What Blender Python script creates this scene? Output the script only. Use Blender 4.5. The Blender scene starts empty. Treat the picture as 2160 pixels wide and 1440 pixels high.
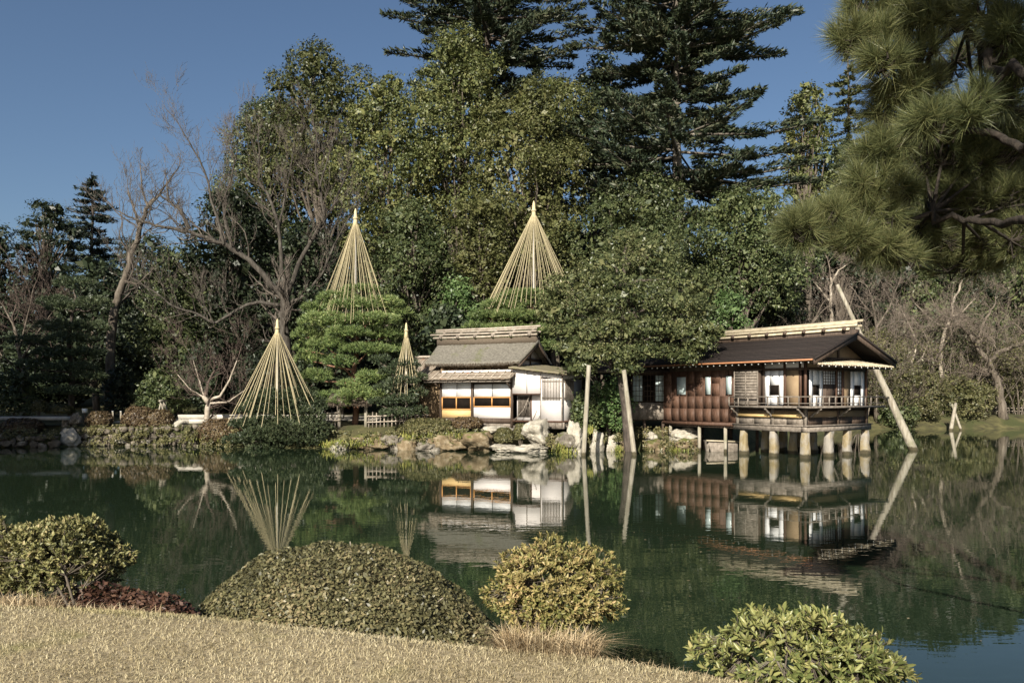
import bpy, bmesh, math
import numpy as np

# ------------------------------------------------------------------ scene, camera, sky, sun
scene = bpy.context.scene
R = math.radians
FPX, HOR, CXP, EYE = 1680.0, 838.0, 1080.0, 2.67      # focal length and horizon of the photo, eye height over the water

cam_d = bpy.data.cameras.new("camera")
cam = bpy.data.objects.new("camera", cam_d)
scene.collection.objects.link(cam)
cam.location = (0, 0, EYE)
cam.rotation_euler = (R(90), 0, 0)
cam_d.sensor_width = 36.0
cam_d.lens = 28.0
cam_d.shift_y = 118.0 / 2160.0
cam_d.clip_start = 0.05
cam_d.clip_end = 2000.0
scene.camera = cam

SUN_AZ, SUN_EL = R(19.0), R(28.0)                     # the sun stands behind the camera, to the left
to_sun = np.array([-math.sin(SUN_AZ) * math.cos(SUN_EL), -math.cos(SUN_AZ) * math.cos(SUN_EL), math.sin(SUN_EL)])
world = bpy.data.worlds.new("World")
scene.world = world
world.use_nodes = True
wn, wl = world.node_tree.nodes, world.node_tree.links
wn.clear()
sky = wn.new("ShaderNodeTexSky")
sky.sky_type = 'NISHITA'
sky.sun_disc = False
sky.sun_elevation = SUN_EL
sky.sun_rotation = math.atan2(to_sun[0], to_sun[1])
sky.altitude = 50.0
sky.air_density = 1.0
sky.dust_density = 1.6
sky.ozone_density = 3.2
bg = wn.new("ShaderNodeBackground")
bg.inputs["Strength"].default_value = 0.053
wo = wn.new("ShaderNodeOutputWorld")
wl.new(sky.outputs[0], bg.inputs[0])
wl.new(bg.outputs[0], wo.inputs[0])

sun_d = bpy.data.lights.new("sun", 'SUN')
sun_d.energy = 5.0
sun_d.angle = R(0.5)
sun_d.color = (1.0, 0.93, 0.80)
sun = bpy.data.objects.new("sun", sun_d)
scene.collection.objects.link(sun)
sun.rotation_euler = (math.pi / 2 - SUN_EL, 0, math.atan2(to_sun[0], -to_sun[1]))
sun.location = (-40, -80, 60)

scene.view_settings.view_transform = 'Standard'
scene.view_settings.look = 'None'
scene.view_settings.exposure = 0.85
scene.view_settings.gamma = 1.0
scene.view_settings.use_curve_mapping = False
try:
    scene.cycles.max_bounces = 6
    scene.cycles.diffuse_bounces = 2
    scene.cycles.glossy_bounces = 3
    scene.cycles.transmission_bounces = 4
    scene.cycles.transparent_max_bounces = 4
    scene.cycles.use_denoising = True
except Exception:
    pass

COL = scene.collection
UP = np.array([0.0, 0.0, 1.0])


# ------------------------------------------------------------------ helpers
def P(px, py, Y):
    """a point of the place that the photo shows at (px, py), at the distance Y"""
    return np.array([(px - CXP) / FPX * Y, Y, EYE - (py - HOR) / FPX * Y])


def nrm(a):
    a = np.asarray(a, float)
    return a / np.maximum(np.linalg.norm(a, axis=-1, keepdims=True), 1e-9)


class Acc:
    """collects vertices and faces for ONE mesh"""
    def __init__(self):
        self.V, self.F, self.n = [], {}, 0

    def add(self, V, F):
        V = np.asarray(V, float).reshape(-1, 3)
        for f in (F if isinstance(F, (list, tuple)) else [F]):
            f = np.asarray(f, int)
            self.F.setdefault(f.shape[1], []).append(f + self.n)
        self.V.append(V)
        self.n += len(V)
        return self

    def hexa(self, p):      # p: 4 lower points (counter-clockwise seen from above) then the 4 upper ones
        return self.add(p, np.array([[3, 2, 1, 0], [4, 5, 6, 7], [0, 1, 5, 4], [1, 2, 6, 5], [2, 3, 7, 6], [3, 0, 4, 7]]))

    def prism(self, a, b):  # two equal polygons a, b (n x 3): a closed prism between them
        n = len(a)
        i = np.arange(n)
        j = (i + 1) % n
        self.add(np.vstack([a, b]), np.stack([i, j, j + n, i + n], 1))
        m = self.n - 2 * n
        self.F.setdefault(n, []).append(np.array([list(range(m + n - 1, m - 1, -1)), list(range(m + n, m + 2 * n))]))
        return self

    def tube(self, pts, rad, n=8, cap=True):
        V, F = tube(pts, rad, n)
        self.add(V, F)
        if cap:
            m = self.n - len(V)
            self.F.setdefault(n, []).append(np.array([list(range(m + n - 1, m - 1, -1)), list(range(m + len(V) - n, m + len(V)))]))
        return self

    def segs(self, p0, p1, r0, r1, n=4):
        p0, p1 = np.asarray(p0, float), np.asarray(p1, float)
        if len(p0) == 0:
            return self
        r0, r1 = np.asarray(r0, float), np.asarray(r1, float)
        d = nrm(p1 - p0)
        a = np.where(np.abs(d[:, 2:3]) < 0.9, UP, np.array([1.0, 0, 0]))
        x = nrm(np.cross(d, a))
        y = np.cross(d, x)
        th = np.arange(n) * 2 * math.pi / n
        ring = x[:, None] * np.cos(th)[None, :, None] + y[:, None] * np.sin(th)[None, :, None]
        V = np.concatenate([p0[:, None] + ring * r0[:, None, None], p1[:, None] + ring * r1[:, None, None]], 1)
        i = np.arange(n)
        j = (i + 1) % n
        f = np.stack([i, j, j + n, i + n], 1)
        F = (f[None] + (np.arange(len(p0)) * 2 * n)[:, None, None]).reshape(-1, 4)
        return self.add(V.reshape(-1, 3), F)


def tube(pts, rad, n=8):
    pts = np.asarray(pts, float)
    rad = np.broadcast_to(np.asarray(rad, float), (len(pts),))
    t = np.gradient(pts, axis=0)
    t = nrm(t)
    a = UP if abs(t[0][2]) < 0.9 else np.array([1.0, 0, 0])
    x = nrm(np.cross(t[0], a))
    V = []
    th = np.arange(n) * 2 * math.pi / n
    for k in range(len(pts)):
        x = nrm(x - t[k] * np.dot(x, t[k]))
        y = np.cross(t[k], x)
        V.append(pts[k] + rad[k] * (np.cos(th)[:, None] * x + np.sin(th)[:, None] * y))
    i = np.arange(n)
    j = (i + 1) % n
    F = np.vstack([np.stack([i + k * n, j + k * n, j + (k + 1) * n, i + (k + 1) * n], 1) for k in range(len(pts) - 1)])
    return np.vstack(V), F


def make_mesh(name, acc, mat=None, off=None, smooth=False):
    me = bpy.data.meshes.new(name)
    V = np.vstack(acc.V)
    if off is not None:
        V = V - np.asarray(off)
    loops, starts, s = [], [], 0
    for k, fs in acc.F.items():
        f = np.vstack(fs)
        loops.append(f.ravel())
        starts.append(s + np.arange(len(f)) * k)
        s += f.size
    loops, starts = np.concatenate(loops), np.concatenate(starts)
    me.vertices.add(len(V))
    me.vertices.foreach_set("co", V.astype(np.float32).ravel())
    me.loops.add(len(loops))
    me.loops.foreach_set("vertex_index", loops.astype(np.int32))
    me.polygons.add(len(starts))
    me.polygons.foreach_set("loop_start", starts.astype(np.int32))
    if smooth:
        me.polygons.foreach_set("use_smooth", np.ones(len(starts), bool))
    me.update(calc_edges=True)
    if mat:
        me.materials.append(mat)
    return me


def world_loc(o):
    p = np.zeros(3)
    while o is not None:
        p += np.array(o.location)
        o = o.parent
    return p


def link(name, data, parent=None, loc=(0, 0, 0)):
    o = bpy.data.objects.new(name, data)
    COL.objects.link(o)
    o.location = [float(c) for c in loc]
    if parent is not None:
        o.parent = parent
    return o


def tag(o, label=None, cat=None, group=None, kind=None):
    if label: o["label"] = label
    if cat: o["category"] = cat
    if group: o["group"] = group
    if kind: o["kind"] = kind
    return o


def thing(name, label, cat, loc, group=None):
    return tag(link(name, None, None, loc), label, cat, group)


def part(name, acc, mat, parent, smooth=False, kind=None):
    """a part: its vertices are given in the place's own coordinates"""
    o = link(name, make_mesh(name, acc, mat, world_loc(parent), smooth), parent)
    if kind: o["kind"] = kind
    return o


def solo(name, acc, mat, label, cat, loc, group=None, smooth=False):
    """a thing that is one mesh"""
    o = link(name, make_mesh(name, acc, mat, loc, smooth), None, loc)
    return tag(o, label, cat, group)


def struct(name, acc, mat, smooth=False, kind="structure"):
    o = link(name, make_mesh(name, acc, mat, None, smooth))
    o["kind"] = kind
    return o


class Frame:
    """a building's own axes: s along the front, v into the building, z up"""
    def __init__(self, o, ang):
        self.o = np.array([o[0], o[1], 0.0])
        self.u = np.array([math.cos(ang), math.sin(ang), 0.0])
        self.v = np.array([-math.sin(ang), math.cos(ang), 0.0])

    def p(self, s, v, z):
        return self.o + self.u * s + self.v * v + UP * z

    def box(self, s0, s1, v0, v1, z0, z1, acc=None):
        acc = acc or Acc()
        c = [(s0, v0), (s1, v0), (s1, v1), (s0, v1)]
        return acc.hexa([self.p(a, b, z0) for a, b in c] + [self.p(a, b, z1) for a, b in c])

    def slab(self, pts, th, acc=None):      # four (s, v, z) points of the top, th the thickness downwards
        acc = acc or Acc()
        t = [self.p(*q) for q in pts]
        return acc.hexa([q - UP * th for q in t] + t)

    def grid_slab(self, pts, th, n, m, amp, seed, acc=None):
        """like slab, with a fine uneven upper face"""
        acc = acc or Acc()
        rg = np.random.default_rng(seed)
        a, b, c, d = [self.p(*q) for q in pts]
        ii, jj = np.linspace(0, 1, n), np.linspace(0, 1, m)
        I, J = np.meshgrid(ii, jj, indexing="ij")
        T = (a * ((1 - I) * (1 - J))[..., None] + b * (I * (1 - J))[..., None] + c * (I * J)[..., None] + d * ((1 - I) * J)[..., None])
        noise = rg.normal(0, amp, (n, m))
        T = T + UP * noise[..., None]
        B = T - UP * th
        V = np.vstack([T.reshape(-1, 3), B.reshape(-1, 3)])
        g = np.arange(n * m).reshape(n, m)
        q = np.stack([g[:-1, :-1], g[1:, :-1], g[1:, 1:], g[:-1, 1:]], -1).reshape(-1, 4)
        rim = np.concatenate([g[:, 0], g[-1, 1:], g[::-1, -1][1:], g[0, ::-1][1:-1]])
        r2 = np.roll(rim, -1)
        N = n * m
        side = np.stack([r2, rim, rim + N, r2 + N], 1)
        return acc.add(V, [q, q[:, ::-1] + N, side])


# ------------------------------------------------------------------ materials
def node(nt, t, **kw):
    n = nt.nodes.new(t)
    for k, v in kw.items():
        if k in n.inputs.keys():
            n.inputs[k].default_value = v
        else:
            setattr(n, k, v)
    return n


def ramp(nt, cols, stops=None):
    n = nt.nodes.new("ShaderNodeValToRGB")
    e = n.color_ramp.elements
    stops = stops or [i / (len(cols) - 1) for i in range(len(cols))]
    while len(e) < len(cols):
        e.new(0.5)
    for k, (c, s) in enumerate(zip(cols, stops)):
        e[k].position = s
        e[k].color = (*c, 1)
    return n


def surf(name, cols, scale=3.0, stretch=(1, 1, 1), rough=0.8, bump=0.3, dist=0.02, detail=6.0, spec=0.3, island=0.0, stops=None,
         second=None, second_scale=0.7, second_stops=(0.5, 0.65), up=None, wet=0.0):
    """a surface of one kind: noise between its colours, a second patchy colour, a fine relief, moss on its upper faces"""
    m = bpy.data.materials.new(name)
    m.use_nodes = True
    nt = m.node_tree
    L = nt.links.new
    bs = nt.nodes["Principled BSDF"]
    tc = node(nt, "ShaderNodeTexCoord")
    mp = node(nt, "ShaderNodeMapping")
    mp.inputs["Scale"].default_value = stretch
    L(tc.outputs["Object"], mp.inputs[0])
    nz = node(nt, "ShaderNodeTexNoise", Scale=scale, Detail=detail, Roughness=0.62)
    L(mp.outputs[0], nz.inputs["Vector"])
    cr = ramp(nt, cols, stops or [0.3 + 0.4 * i / max(1, len(cols) - 1) for i in range(len(cols))])
    L(nz.outputs[0], cr.inputs[0])
    col = cr.outputs[0]
    if second:
        n2 = node(nt, "ShaderNodeTexNoise", Scale=second_scale, Detail=5.0, Roughness=0.6)
        L(tc.outputs["Object"], n2.inputs["Vector"])
        r2 = ramp(nt, [(0, 0, 0), (1, 1, 1)], list(second_stops))
        L(n2.outputs[0], r2.inputs[0])
        mx = node(nt, "ShaderNodeMix", data_type='RGBA')
        L(r2.outputs[0], mx.inputs[0])
        L(col, mx.inputs[6])
        mx.inputs[7].default_value = (*second, 1)
        col = mx.outputs[2]
    if up:
        ge = node(nt, "ShaderNodeNewGeometry")
        sp = node(nt, "ShaderNodeSeparateXYZ")
        L(ge.outputs["Normal"], sp.inputs[0])
        n3 = node(nt, "ShaderNodeTexNoise", Scale=2.5, Detail=5.0)
        L(tc.outputs["Object"], n3.inputs["Vector"])
        ad = node(nt, "ShaderNodeMath", operation='ADD')
        L(sp.outputs[2], ad.inputs[0])
        L(n3.outputs[0], ad.inputs[1])
        r3 = ramp(nt, [(0, 0, 0), (1, 1, 1)], [0.5 * up[1], 0.5 * up[1] + 0.12])
        hf = node(nt, "ShaderNodeMath", operation='MULTIPLY')
        hf.inputs[1].default_value = 0.5
        L(ad.outputs[0], hf.inputs[0])
        L(hf.outputs[0], r3.inputs[0])
        mx = node(nt, "ShaderNodeMix", data_type='RGBA')
        L(r3.outputs[0], mx.inputs[0])
        L(col, mx.inputs[6])
        mx.inputs[7].default_value = (*up[0], 1)
        col = mx.outputs[2]
    if island:
        oi = node(nt, "ShaderNodeObjectInfo")
        ge = node(nt, "ShaderNodeNewGeometry")
        ad = node(nt, "ShaderNodeMath", operation='ADD')
        L(oi.outputs["Random"], ad.inputs[0])
        L(ge.outputs["Random Per Island"], ad.inputs[1])
        fr = node(nt, "ShaderNodeMath", operation='FRACT')
        L(ad.outputs[0], fr.inputs[0])
        mr = node(nt, "ShaderNodeMapRange")
        mr.inputs["To Min"].default_value = 1 - island
        mr.inputs["To Max"].default_value = 1 + island * 0.6
        L(fr.outputs[0], mr.inputs[0])
        ml = node(nt, "ShaderNodeVectorMath", operation='SCALE')
        L(col, ml.inputs[0])
        L(mr.outputs[0], ml.inputs["Scale"])
        col = ml.outputs[0]
    if wet:     # the soaked, algae-dark foot just over the pond's surface
        ge = node(nt, "ShaderNodeNewGeometry")
        sp = node(nt, "ShaderNodeSeparateXYZ")
        L(ge.outputs["Position"], sp.inputs[0])
        ad = node(nt, "ShaderNodeMath", operation='MULTIPLY_ADD')
        L(nz.outputs[0], ad.inputs[0])
        ad.inputs[1].default_value = -0.25
        L(sp.outputs[2], ad.inputs[2])
        r4 = ramp(nt, [(1, 1, 1), (0, 0, 0)], [0.0, 0.07])
        L(ad.outputs[0], r4.inputs[0])
        mx = node(nt, "ShaderNodeMix", data_type='RGBA')
        L(r4.outputs[0], mx.inputs[0])
        L(col, mx.inputs[6])
        mx.inputs[7].default_value = (wet, wet * 0.85, wet * 0.5, 1)
        col = mx.outputs[2]
    L(col, bs.inputs["Base Color"])
    bs.inputs["Roughness"].default_value = rough
    bs.inputs["Specular IOR Level"].default_value = spec
    if bump:
        bp = node(nt, "ShaderNodeBump", Strength=bump, Distance=dist)
        L(nz.outputs[0], bp.inputs["Height"])
        L(bp.outputs[0], bs.inputs["Normal"])
    return m


def leaf_mat(name, cols, trans=0.18, rough=0.45, spec=0.35, patch=0.25, patch_scale=0.35, stops=None, patch_col=None):
    """leaves: every leaf its own shade, the shade drifting from bough to bough, some light let through"""
    g = {'leaf_dark': 1.2, 'leaf_olive': 1.12, 'leaf_mid': 1.12, 'leaf_yellow': 1.15, 'mound_leaf': 1.2, 'azalea_green': 1.2, 'azalea_brown': 1.2, 'leaf_bank': 1.2, 'leaf_bright': 1.2, 'fir': 1.5, 'fir_far': 1.0, 'pine_dark': 1.75, 'pine': 2.0, 'leaf_holm': 1.42, 'grass_dry': 1.08, 'grass_tuft': 1.0, 'bush_gold': 0.95, 'bush_lime': 0.95, 'bush_left': 1.35, 'dry_leaf': 1.0, 'needle': 1.08}.get(name, 1.4)
    cols = [(c[0] * g * (1.03 if 'grass' not in name else 0.98), c[1] * g, c[2] * g * (1.12 if 'grass' not in name else 0.98)) for c in cols]
    m = bpy.data.materials.new(name)
    m.use_nodes = True
    nt = m.node_tree
    L = nt.links.new
    bs = nt.nodes["Principled BSDF"]
    out = nt.nodes["Material Output"]
    ge = node(nt, "ShaderNodeNewGeometry")
    cr = ramp(nt, cols, stops)
    tc = node(nt, "ShaderNodeTexCoord")
    nz = node(nt, "ShaderNodeTexNoise", Scale=patch_scale, Detail=3.0, Roughness=0.5)
    L(tc.outputs["Object"], nz.inputs["Vector"])
    # a leaf's shade: its own chance, pushed by the bough's
    a = node(nt, "ShaderNodeMath", operation='MULTIPLY_ADD')
    L(nz.outputs[0], a.inputs[0])
    a.inputs[1].default_value = 1.1
    a.inputs[2].default_value = -0.55
    b = node(nt, "ShaderNodeMath", operation='MULTIPLY_ADD', use_clamp=True)
    L(ge.outputs["Random Per Island"], b.inputs[0])
    b.inputs[1].default_value = 0.75
    c = node(nt, "ShaderNodeMath", operation='ADD')
    L(a.outputs[0], c.inputs[0])
    c.inputs[1].default_value = 0.125
    L(c.outputs[0], b.inputs[2])
    L(b.outputs[0], cr.inputs[0])
    oi = node(nt, "ShaderNodeObjectInfo")
    mr = node(nt, "ShaderNodeMapRange")
    mr.inputs["To Min"].default_value = 1 - patch
    mr.inputs["To Max"].default_value = 1 + patch
    L(oi.outputs["Random"], mr.inputs[0])
    ml = node(nt, "ShaderNodeVectorMath", operation='SCALE')
    L(cr.outputs[0], ml.inputs[0])
    L(mr.outputs[0], ml.inputs["Scale"])
    L(ml.outputs[0], bs.inputs["Base Color"])
    bs.inputs["Roughness"].default_value = rough
    bs.inputs["Specular IOR Level"].default_value = spec
    if trans > 0:
        tr = node(nt, "ShaderNodeBsdfTranslucent")
        L(ml.outputs[0], tr.inputs[0])
        mx = node(nt, "ShaderNodeMixShader")
        mx.inputs[0].default_value = trans
        L(bs.outputs[0], mx.inputs[1])
        L(tr.outputs[0], mx.inputs[2])
        L(mx.outputs[0], out.inputs[0])
    return m


M = {}
M['bark'] = surf('bark', [(0.045, 0.036, 0.028), (0.11, 0.09, 0.07), (0.19, 0.165, 0.135)], 6, (1, 1, 0.25), 0.95, 0.7, 0.05)
M['bark_pale'] = surf('bark_pale', [(0.16, 0.13, 0.10), (0.34, 0.29, 0.23), (0.48, 0.43, 0.36)], 5, (1, 1, 0.35), 0.95, 0.6, 0.04)
M['bark_limb'] = surf('bark_limb', [(0.022, 0.019, 0.015), (0.055, 0.047, 0.039), (0.11, 0.1, 0.084)], 6, (1, 1, 0.3), 0.95, 0.7, 0.05)
M['twig_limb'] = surf('twig_limb', [(0.055, 0.045, 0.036), (0.125, 0.105, 0.087)], 2, (1, 1, 1), 0.9, 0, island=0.35)
M['bark_fir'] = surf('bark_fir', [(0.06, 0.05, 0.04), (0.15, 0.13, 0.105), (0.34, 0.31, 0.26)], 1.6, (1, 1, 0.5), 0.95, 0.5, 0.05, stops=[0.35, 0.55, 0.68])
M['bark_near'] = surf('bark_near', [(0.012, 0.010, 0.008), (0.03, 0.024, 0.019), (0.06, 0.048, 0.038)], 22, (1, 1, 0.6), 0.95, 1.0, 0.02)
M['bark_dark'] = surf('bark_dark', [(0.03, 0.026, 0.022), (0.075, 0.06, 0.05), (0.13, 0.11, 0.09)], 7, (1, 1, 0.3), 0.95, 0.7, 0.04)
M['bark_red'] = surf('bark_red', [(0.10, 0.05, 0.032), (0.24, 0.13, 0.085), (0.32, 0.2, 0.14)], 6, (1, 1, 0.3), 0.95, 0.7, 0.04)
M['twig_grey'] = surf('twig_grey', [(0.12, 0.095, 0.075), (0.24, 0.2, 0.165)], 2, (1, 1, 1), 0.9, 0, island=0.35)
M['twig_brown'] = surf('twig_brown', [(0.06, 0.043, 0.034), (0.115, 0.085, 0.07)], 2, (1, 1, 1), 0.9, 0, island=0.4)
M['twig_pink'] = surf('twig_pink', [(0.12, 0.095, 0.075), (0.22, 0.18, 0.145)], 2, (1, 1, 1), 0.9, 0, island=0.4)
M['pole_wood'] = surf('pole_wood', [(0.16, 0.135, 0.1), (0.29, 0.26, 0.205), (0.39, 0.36, 0.3)], 7, (2, 2, 0.22), 0.88, 0.6, 0.02, second=(0.2, 0.19, 0.13), second_scale=1.6, second_stops=(0.5, 0.66), wet=0.07)
M['rope'] = surf('rope', [(0.36, 0.3, 0.175), (0.52, 0.45, 0.285)], 9, (1, 1, 1), 0.9, 0.0, island=0.25)
M['straw'] = surf('straw', [(0.5, 0.41, 0.22), (0.66, 0.57, 0.36)], 14, (3, 3, 0.5), 0.9, 0.4, 0.02)
M['cone_pole'] = surf('cone_pole', [(0.33, 0.3, 0.26), (0.47, 0.44, 0.39)], 8, (1, 1, 0.2), 0.8, 0.2, 0.01)
M['thatch'] = surf('thatch', [(0.085, 0.077, 0.062), (0.16, 0.147, 0.122), (0.225, 0.207, 0.172)], 9, (1, 1, 1.6), 0.95, 0.8, 0.05,
                   second=(0.12, 0.125, 0.06), second_scale=1.1, second_stops=(0.56, 0.72))
M['thatch_edge'] = surf('thatch_edge', [(0.07, 0.055, 0.04), (0.15, 0.12, 0.09)], 14, (1, 1, 3), 0.95, 0.6, 0.03)
M['moss_roof'] = surf('moss_roof', [(0.15, 0.125, 0.085), (0.19, 0.165, 0.11), (0.15, 0.145, 0.06)], 4, (1, 1, 1), 0.95, 0.8, 0.05)
M['shingle'] = surf('shingle', [(0.012, 0.009, 0.008), (0.022, 0.016, 0.014), (0.036, 0.027, 0.023)], 14, (1, 1, 2), 0.75, 0.6, 0.02, island=0.25)
M['batten_roof'] = surf('batten_roof', [(0.12, 0.095, 0.07), (0.22, 0.18, 0.14), (0.3, 0.26, 0.21)], 7, (1, 1, 1), 0.95, 0.6, 0.03,
                        second=(0.24, 0.12, 0.07), second_scale=1.6, second_stops=(0.58, 0.68))
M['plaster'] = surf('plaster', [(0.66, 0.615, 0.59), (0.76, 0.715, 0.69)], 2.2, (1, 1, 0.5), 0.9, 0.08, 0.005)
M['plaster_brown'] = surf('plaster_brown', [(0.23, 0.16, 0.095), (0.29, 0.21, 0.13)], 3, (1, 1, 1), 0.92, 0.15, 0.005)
M['paper'] = surf('paper', [(0.74, 0.75, 0.76), (0.8, 0.8, 0.8)], 1.2, (1, 1, 1), 0.85, 0.0)
M['wood_dark'] = surf('wood_dark', [(0.03, 0.021, 0.016), (0.07, 0.048, 0.035), (0.11, 0.08, 0.06)], 5, (3, 3, 0.4), 0.7, 0.25, 0.01)
M['wood_grey'] = surf('wood_grey', [(0.1, 0.082, 0.066), (0.2, 0.17, 0.14), (0.29, 0.25, 0.21)], 6, (1, 1, 1), 0.85, 0.3, 0.01, island=0.2)
M['wood_red'] = surf('wood_red', [(0.055, 0.028, 0.018), (0.092, 0.05, 0.033), (0.13, 0.074, 0.05)], 5, (3, 3, 0.6), 0.65, 0.12, 0.004, island=0.22)
M['wood_orange'] = surf('wood_orange', [(0.5, 0.24, 0.08), (0.62, 0.33, 0.12)], 5, (1, 1, 1), 0.6, 0.1, 0.005)
M['wood_gold'] = surf('wood_gold', [(0.5, 0.34, 0.14), (0.62, 0.45, 0.22)], 5, (1, 1, 4), 0.6, 0.1, 0.005)
M['bamboo'] = surf('bamboo', [(0.33, 0.275, 0.185), (0.46, 0.395, 0.28), (0.55, 0.49, 0.375)], 4, (1, 1, 1), 0.6, 0.1, 0.01, island=0.2)
M['bamboo_grey'] = surf('bamboo_grey', [(0.24, 0.2, 0.155), (0.37, 0.315, 0.255), (0.47, 0.42, 0.35)], 5, (1, 1, 1), 0.7, 0.2, 0.01, island=0.2)
M['interior_shade'] = surf('interior_shade', [(0.006, 0.0045, 0.0035), (0.014, 0.010, 0.0075)], 2, (1, 1, 1), 0.9, 0.0, spec=0.1)  # near-black: the darkness of the unlit rooms is put into the colour
M['copper'] = surf('copper', [(0.3, 0.13, 0.06), (0.42, 0.2, 0.1)], 6, (1, 1, 1), 0.5, 0.0)
M['white_paint'] = surf('white_paint', [(0.66, 0.66, 0.63), (0.78, 0.78, 0.75)], 8, (1, 1, 1), 0.8, 0.05, 0.003)
M['rock_pale'] = surf('rock_pale', [(0.2, 0.18, 0.145), (0.36, 0.33, 0.27), (0.5, 0.46, 0.39)], 3.2, (1, 1, 1), 0.92, 1.0, 0.12, up=((0.13, 0.125, 0.05), 1.5))
M['rock'] = surf('rock', [(0.075, 0.065, 0.053), (0.15, 0.13, 0.105), (0.26, 0.235, 0.19)], 3.2, (1, 1, 1), 0.92, 1.0, 0.12, up=((0.08, 0.09, 0.026), 1.18),
                 second=(0.42, 0.39, 0.34), second_scale=1.8, second_stops=(0.6, 0.68))
M['rock_ochre'] = surf('rock_ochre', [(0.085, 0.06, 0.034), (0.17, 0.128, 0.075), (0.29, 0.24, 0.165)], 3, (1, 1, 1), 0.92, 1.0, 0.12, up=((0.10, 0.105, 0.03), 1.12))
M['wall_stone'] = surf('wall_stone', [(0.055, 0.047, 0.036), (0.125, 0.105, 0.08), (0.23, 0.2, 0.16)], 3.5, (1, 1, 1), 0.93, 1.0, 0.1, up=((0.08, 0.075, 0.032), 1.25),
                       second=(0.3, 0.275, 0.235), second_scale=1.3, second_stops=(0.57, 0.66), island=0.3)
M['pillar_stone'] = surf('pillar_stone', [(0.17, 0.125, 0.06), (0.25, 0.2, 0.115), (0.31, 0.275, 0.21)], 3.2, (1, 1, 0.6), 0.9, 0.9, 0.06,
                         second=(0.29, 0.265, 0.23), second_scale=1.5, second_stops=(0.45, 0.6), wet=0.06)
M['slab_stone'] = surf('slab_stone', [(0.24, 0.23, 0.21), (0.36, 0.345, 0.32)], 4, (1, 1, 1), 0.92, 0.4, 0.02)
M['kerb_stone'] = surf('kerb_stone', [(0.42, 0.39, 0.33), (0.55, 0.51, 0.45)], 4, (1, 1, 1), 0.92, 0.4, 0.02, island=0.15)
M['path'] = surf('path', [(0.34, 0.31, 0.25), (0.45, 0.42, 0.35)], 6, (1, 1, 1), 0.95, 0.3, 0.02)
M['ground'] = surf('ground', [(0.035, 0.03, 0.018), (0.075, 0.07, 0.03), (0.13, 0.115, 0.05)], 1.2, (1, 1, 1), 0.97, 0.8, 0.1,
                   second=(0.05, 0.056, 0.02), second_scale=0.35, second_stops=(0.48, 0.58))
M['lawn'] = surf('lawn', [(0.2, 0.155, 0.086), (0.31, 0.25, 0.152), (0.41, 0.34, 0.22)], 26, (1, 1, 1), 0.97, 0.6, 0.02,
                 second=(0.22, 0.21, 0.07), second_scale=0.9, second_stops=(0.58, 0.74))

# foliage
M['leaf_olive'] = leaf_mat('leaf_olive', [(0.026, 0.036, 0.012), (0.062, 0.076, 0.024), (0.105, 0.118, 0.038), (0.155, 0.15, 0.052)])
M['leaf_mid'] = leaf_mat('leaf_mid', [(0.020, 0.032, 0.012), (0.044, 0.062, 0.022), (0.082, 0.102, 0.036), (0.12, 0.135, 0.055)])
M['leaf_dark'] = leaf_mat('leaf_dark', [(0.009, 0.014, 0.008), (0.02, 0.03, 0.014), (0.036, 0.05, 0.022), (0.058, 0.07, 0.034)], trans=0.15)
M['leaf_yellow'] = leaf_mat('leaf_yellow', [(0.034, 0.042, 0.013), (0.074, 0.085, 0.026), (0.118, 0.126, 0.042), (0.165, 0.158, 0.062)])
M['leaf_bright'] = leaf_mat('leaf_bright', [(0.025, 0.05, 0.014), (0.06, 0.105, 0.03), (0.1, 0.155, 0.05), (0.15, 0.2, 0.08)])
M['leaf_holm'] = leaf_mat('leaf_holm', [(0.022, 0.032, 0.012), (0.055, 0.07, 0.026), (0.095, 0.108, 0.04), (0.14, 0.14, 0.06)], rough=0.38, patch=0.1)
M['leaf_bank'] = leaf_mat('leaf_bank', [(0.03, 0.036, 0.014), (0.075, 0.082, 0.03), (0.13, 0.13, 0.05), (0.19, 0.17, 0.085)])
M['fir'] = leaf_mat('fir', [(0.009, 0.015, 0.009), (0.02, 0.03, 0.015), (0.036, 0.045, 0.021), (0.062, 0.062, 0.032)], trans=0.08, patch=0.1)
M['fir_far'] = leaf_mat('fir_far', [(0.008, 0.014, 0.011), (0.016, 0.026, 0.018), (0.03, 0.042, 0.026), (0.045, 0.055, 0.035)], trans=0.08)
M['pine'] = leaf_mat('pine', [(0.024, 0.04, 0.013), (0.052, 0.078, 0.024), (0.09, 0.12, 0.036), (0.14, 0.16, 0.055)], trans=0.15, patch=0.12)
M['pine_dark'] = leaf_mat('pine_dark', [(0.010, 0.017, 0.009), (0.024, 0.035, 0.016), (0.042, 0.056, 0.024), (0.07, 0.08, 0.038)], trans=0.1, patch=0.12)
M['needle'] = leaf_mat('needle', [(0.035, 0.048, 0.02), (0.08, 0.1, 0.038), (0.15, 0.165, 0.06), (0.24, 0.235, 0.10)], trans=0.25, rough=0.4, patch=0.0, patch_scale=0.9)
M['azalea_brown'] = leaf_mat('azalea_brown', [(0.035, 0.024, 0.013), (0.075, 0.052, 0.026), (0.12, 0.085, 0.04), (0.12, 0.115, 0.05)])
M['azalea_green'] = leaf_mat('azalea_green', [(0.03, 0.033, 0.013), (0.065, 0.067, 0.024), (0.105, 0.1, 0.038), (0.15, 0.125, 0.06)])
M['mound_leaf'] = leaf_mat('mound_leaf', [(0.03, 0.03, 0.014), (0.07, 0.068, 0.03), (0.12, 0.115, 0.048), (0.2, 0.165, 0.08)], rough=0.42, patch_scale=1.6)
M['bush_left'] = leaf_mat('bush_left', [(0.04, 0.042, 0.016), (0.1, 0.105, 0.036), (0.17, 0.165, 0.06), (0.26, 0.21, 0.1)], patch_scale=2.5)
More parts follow.
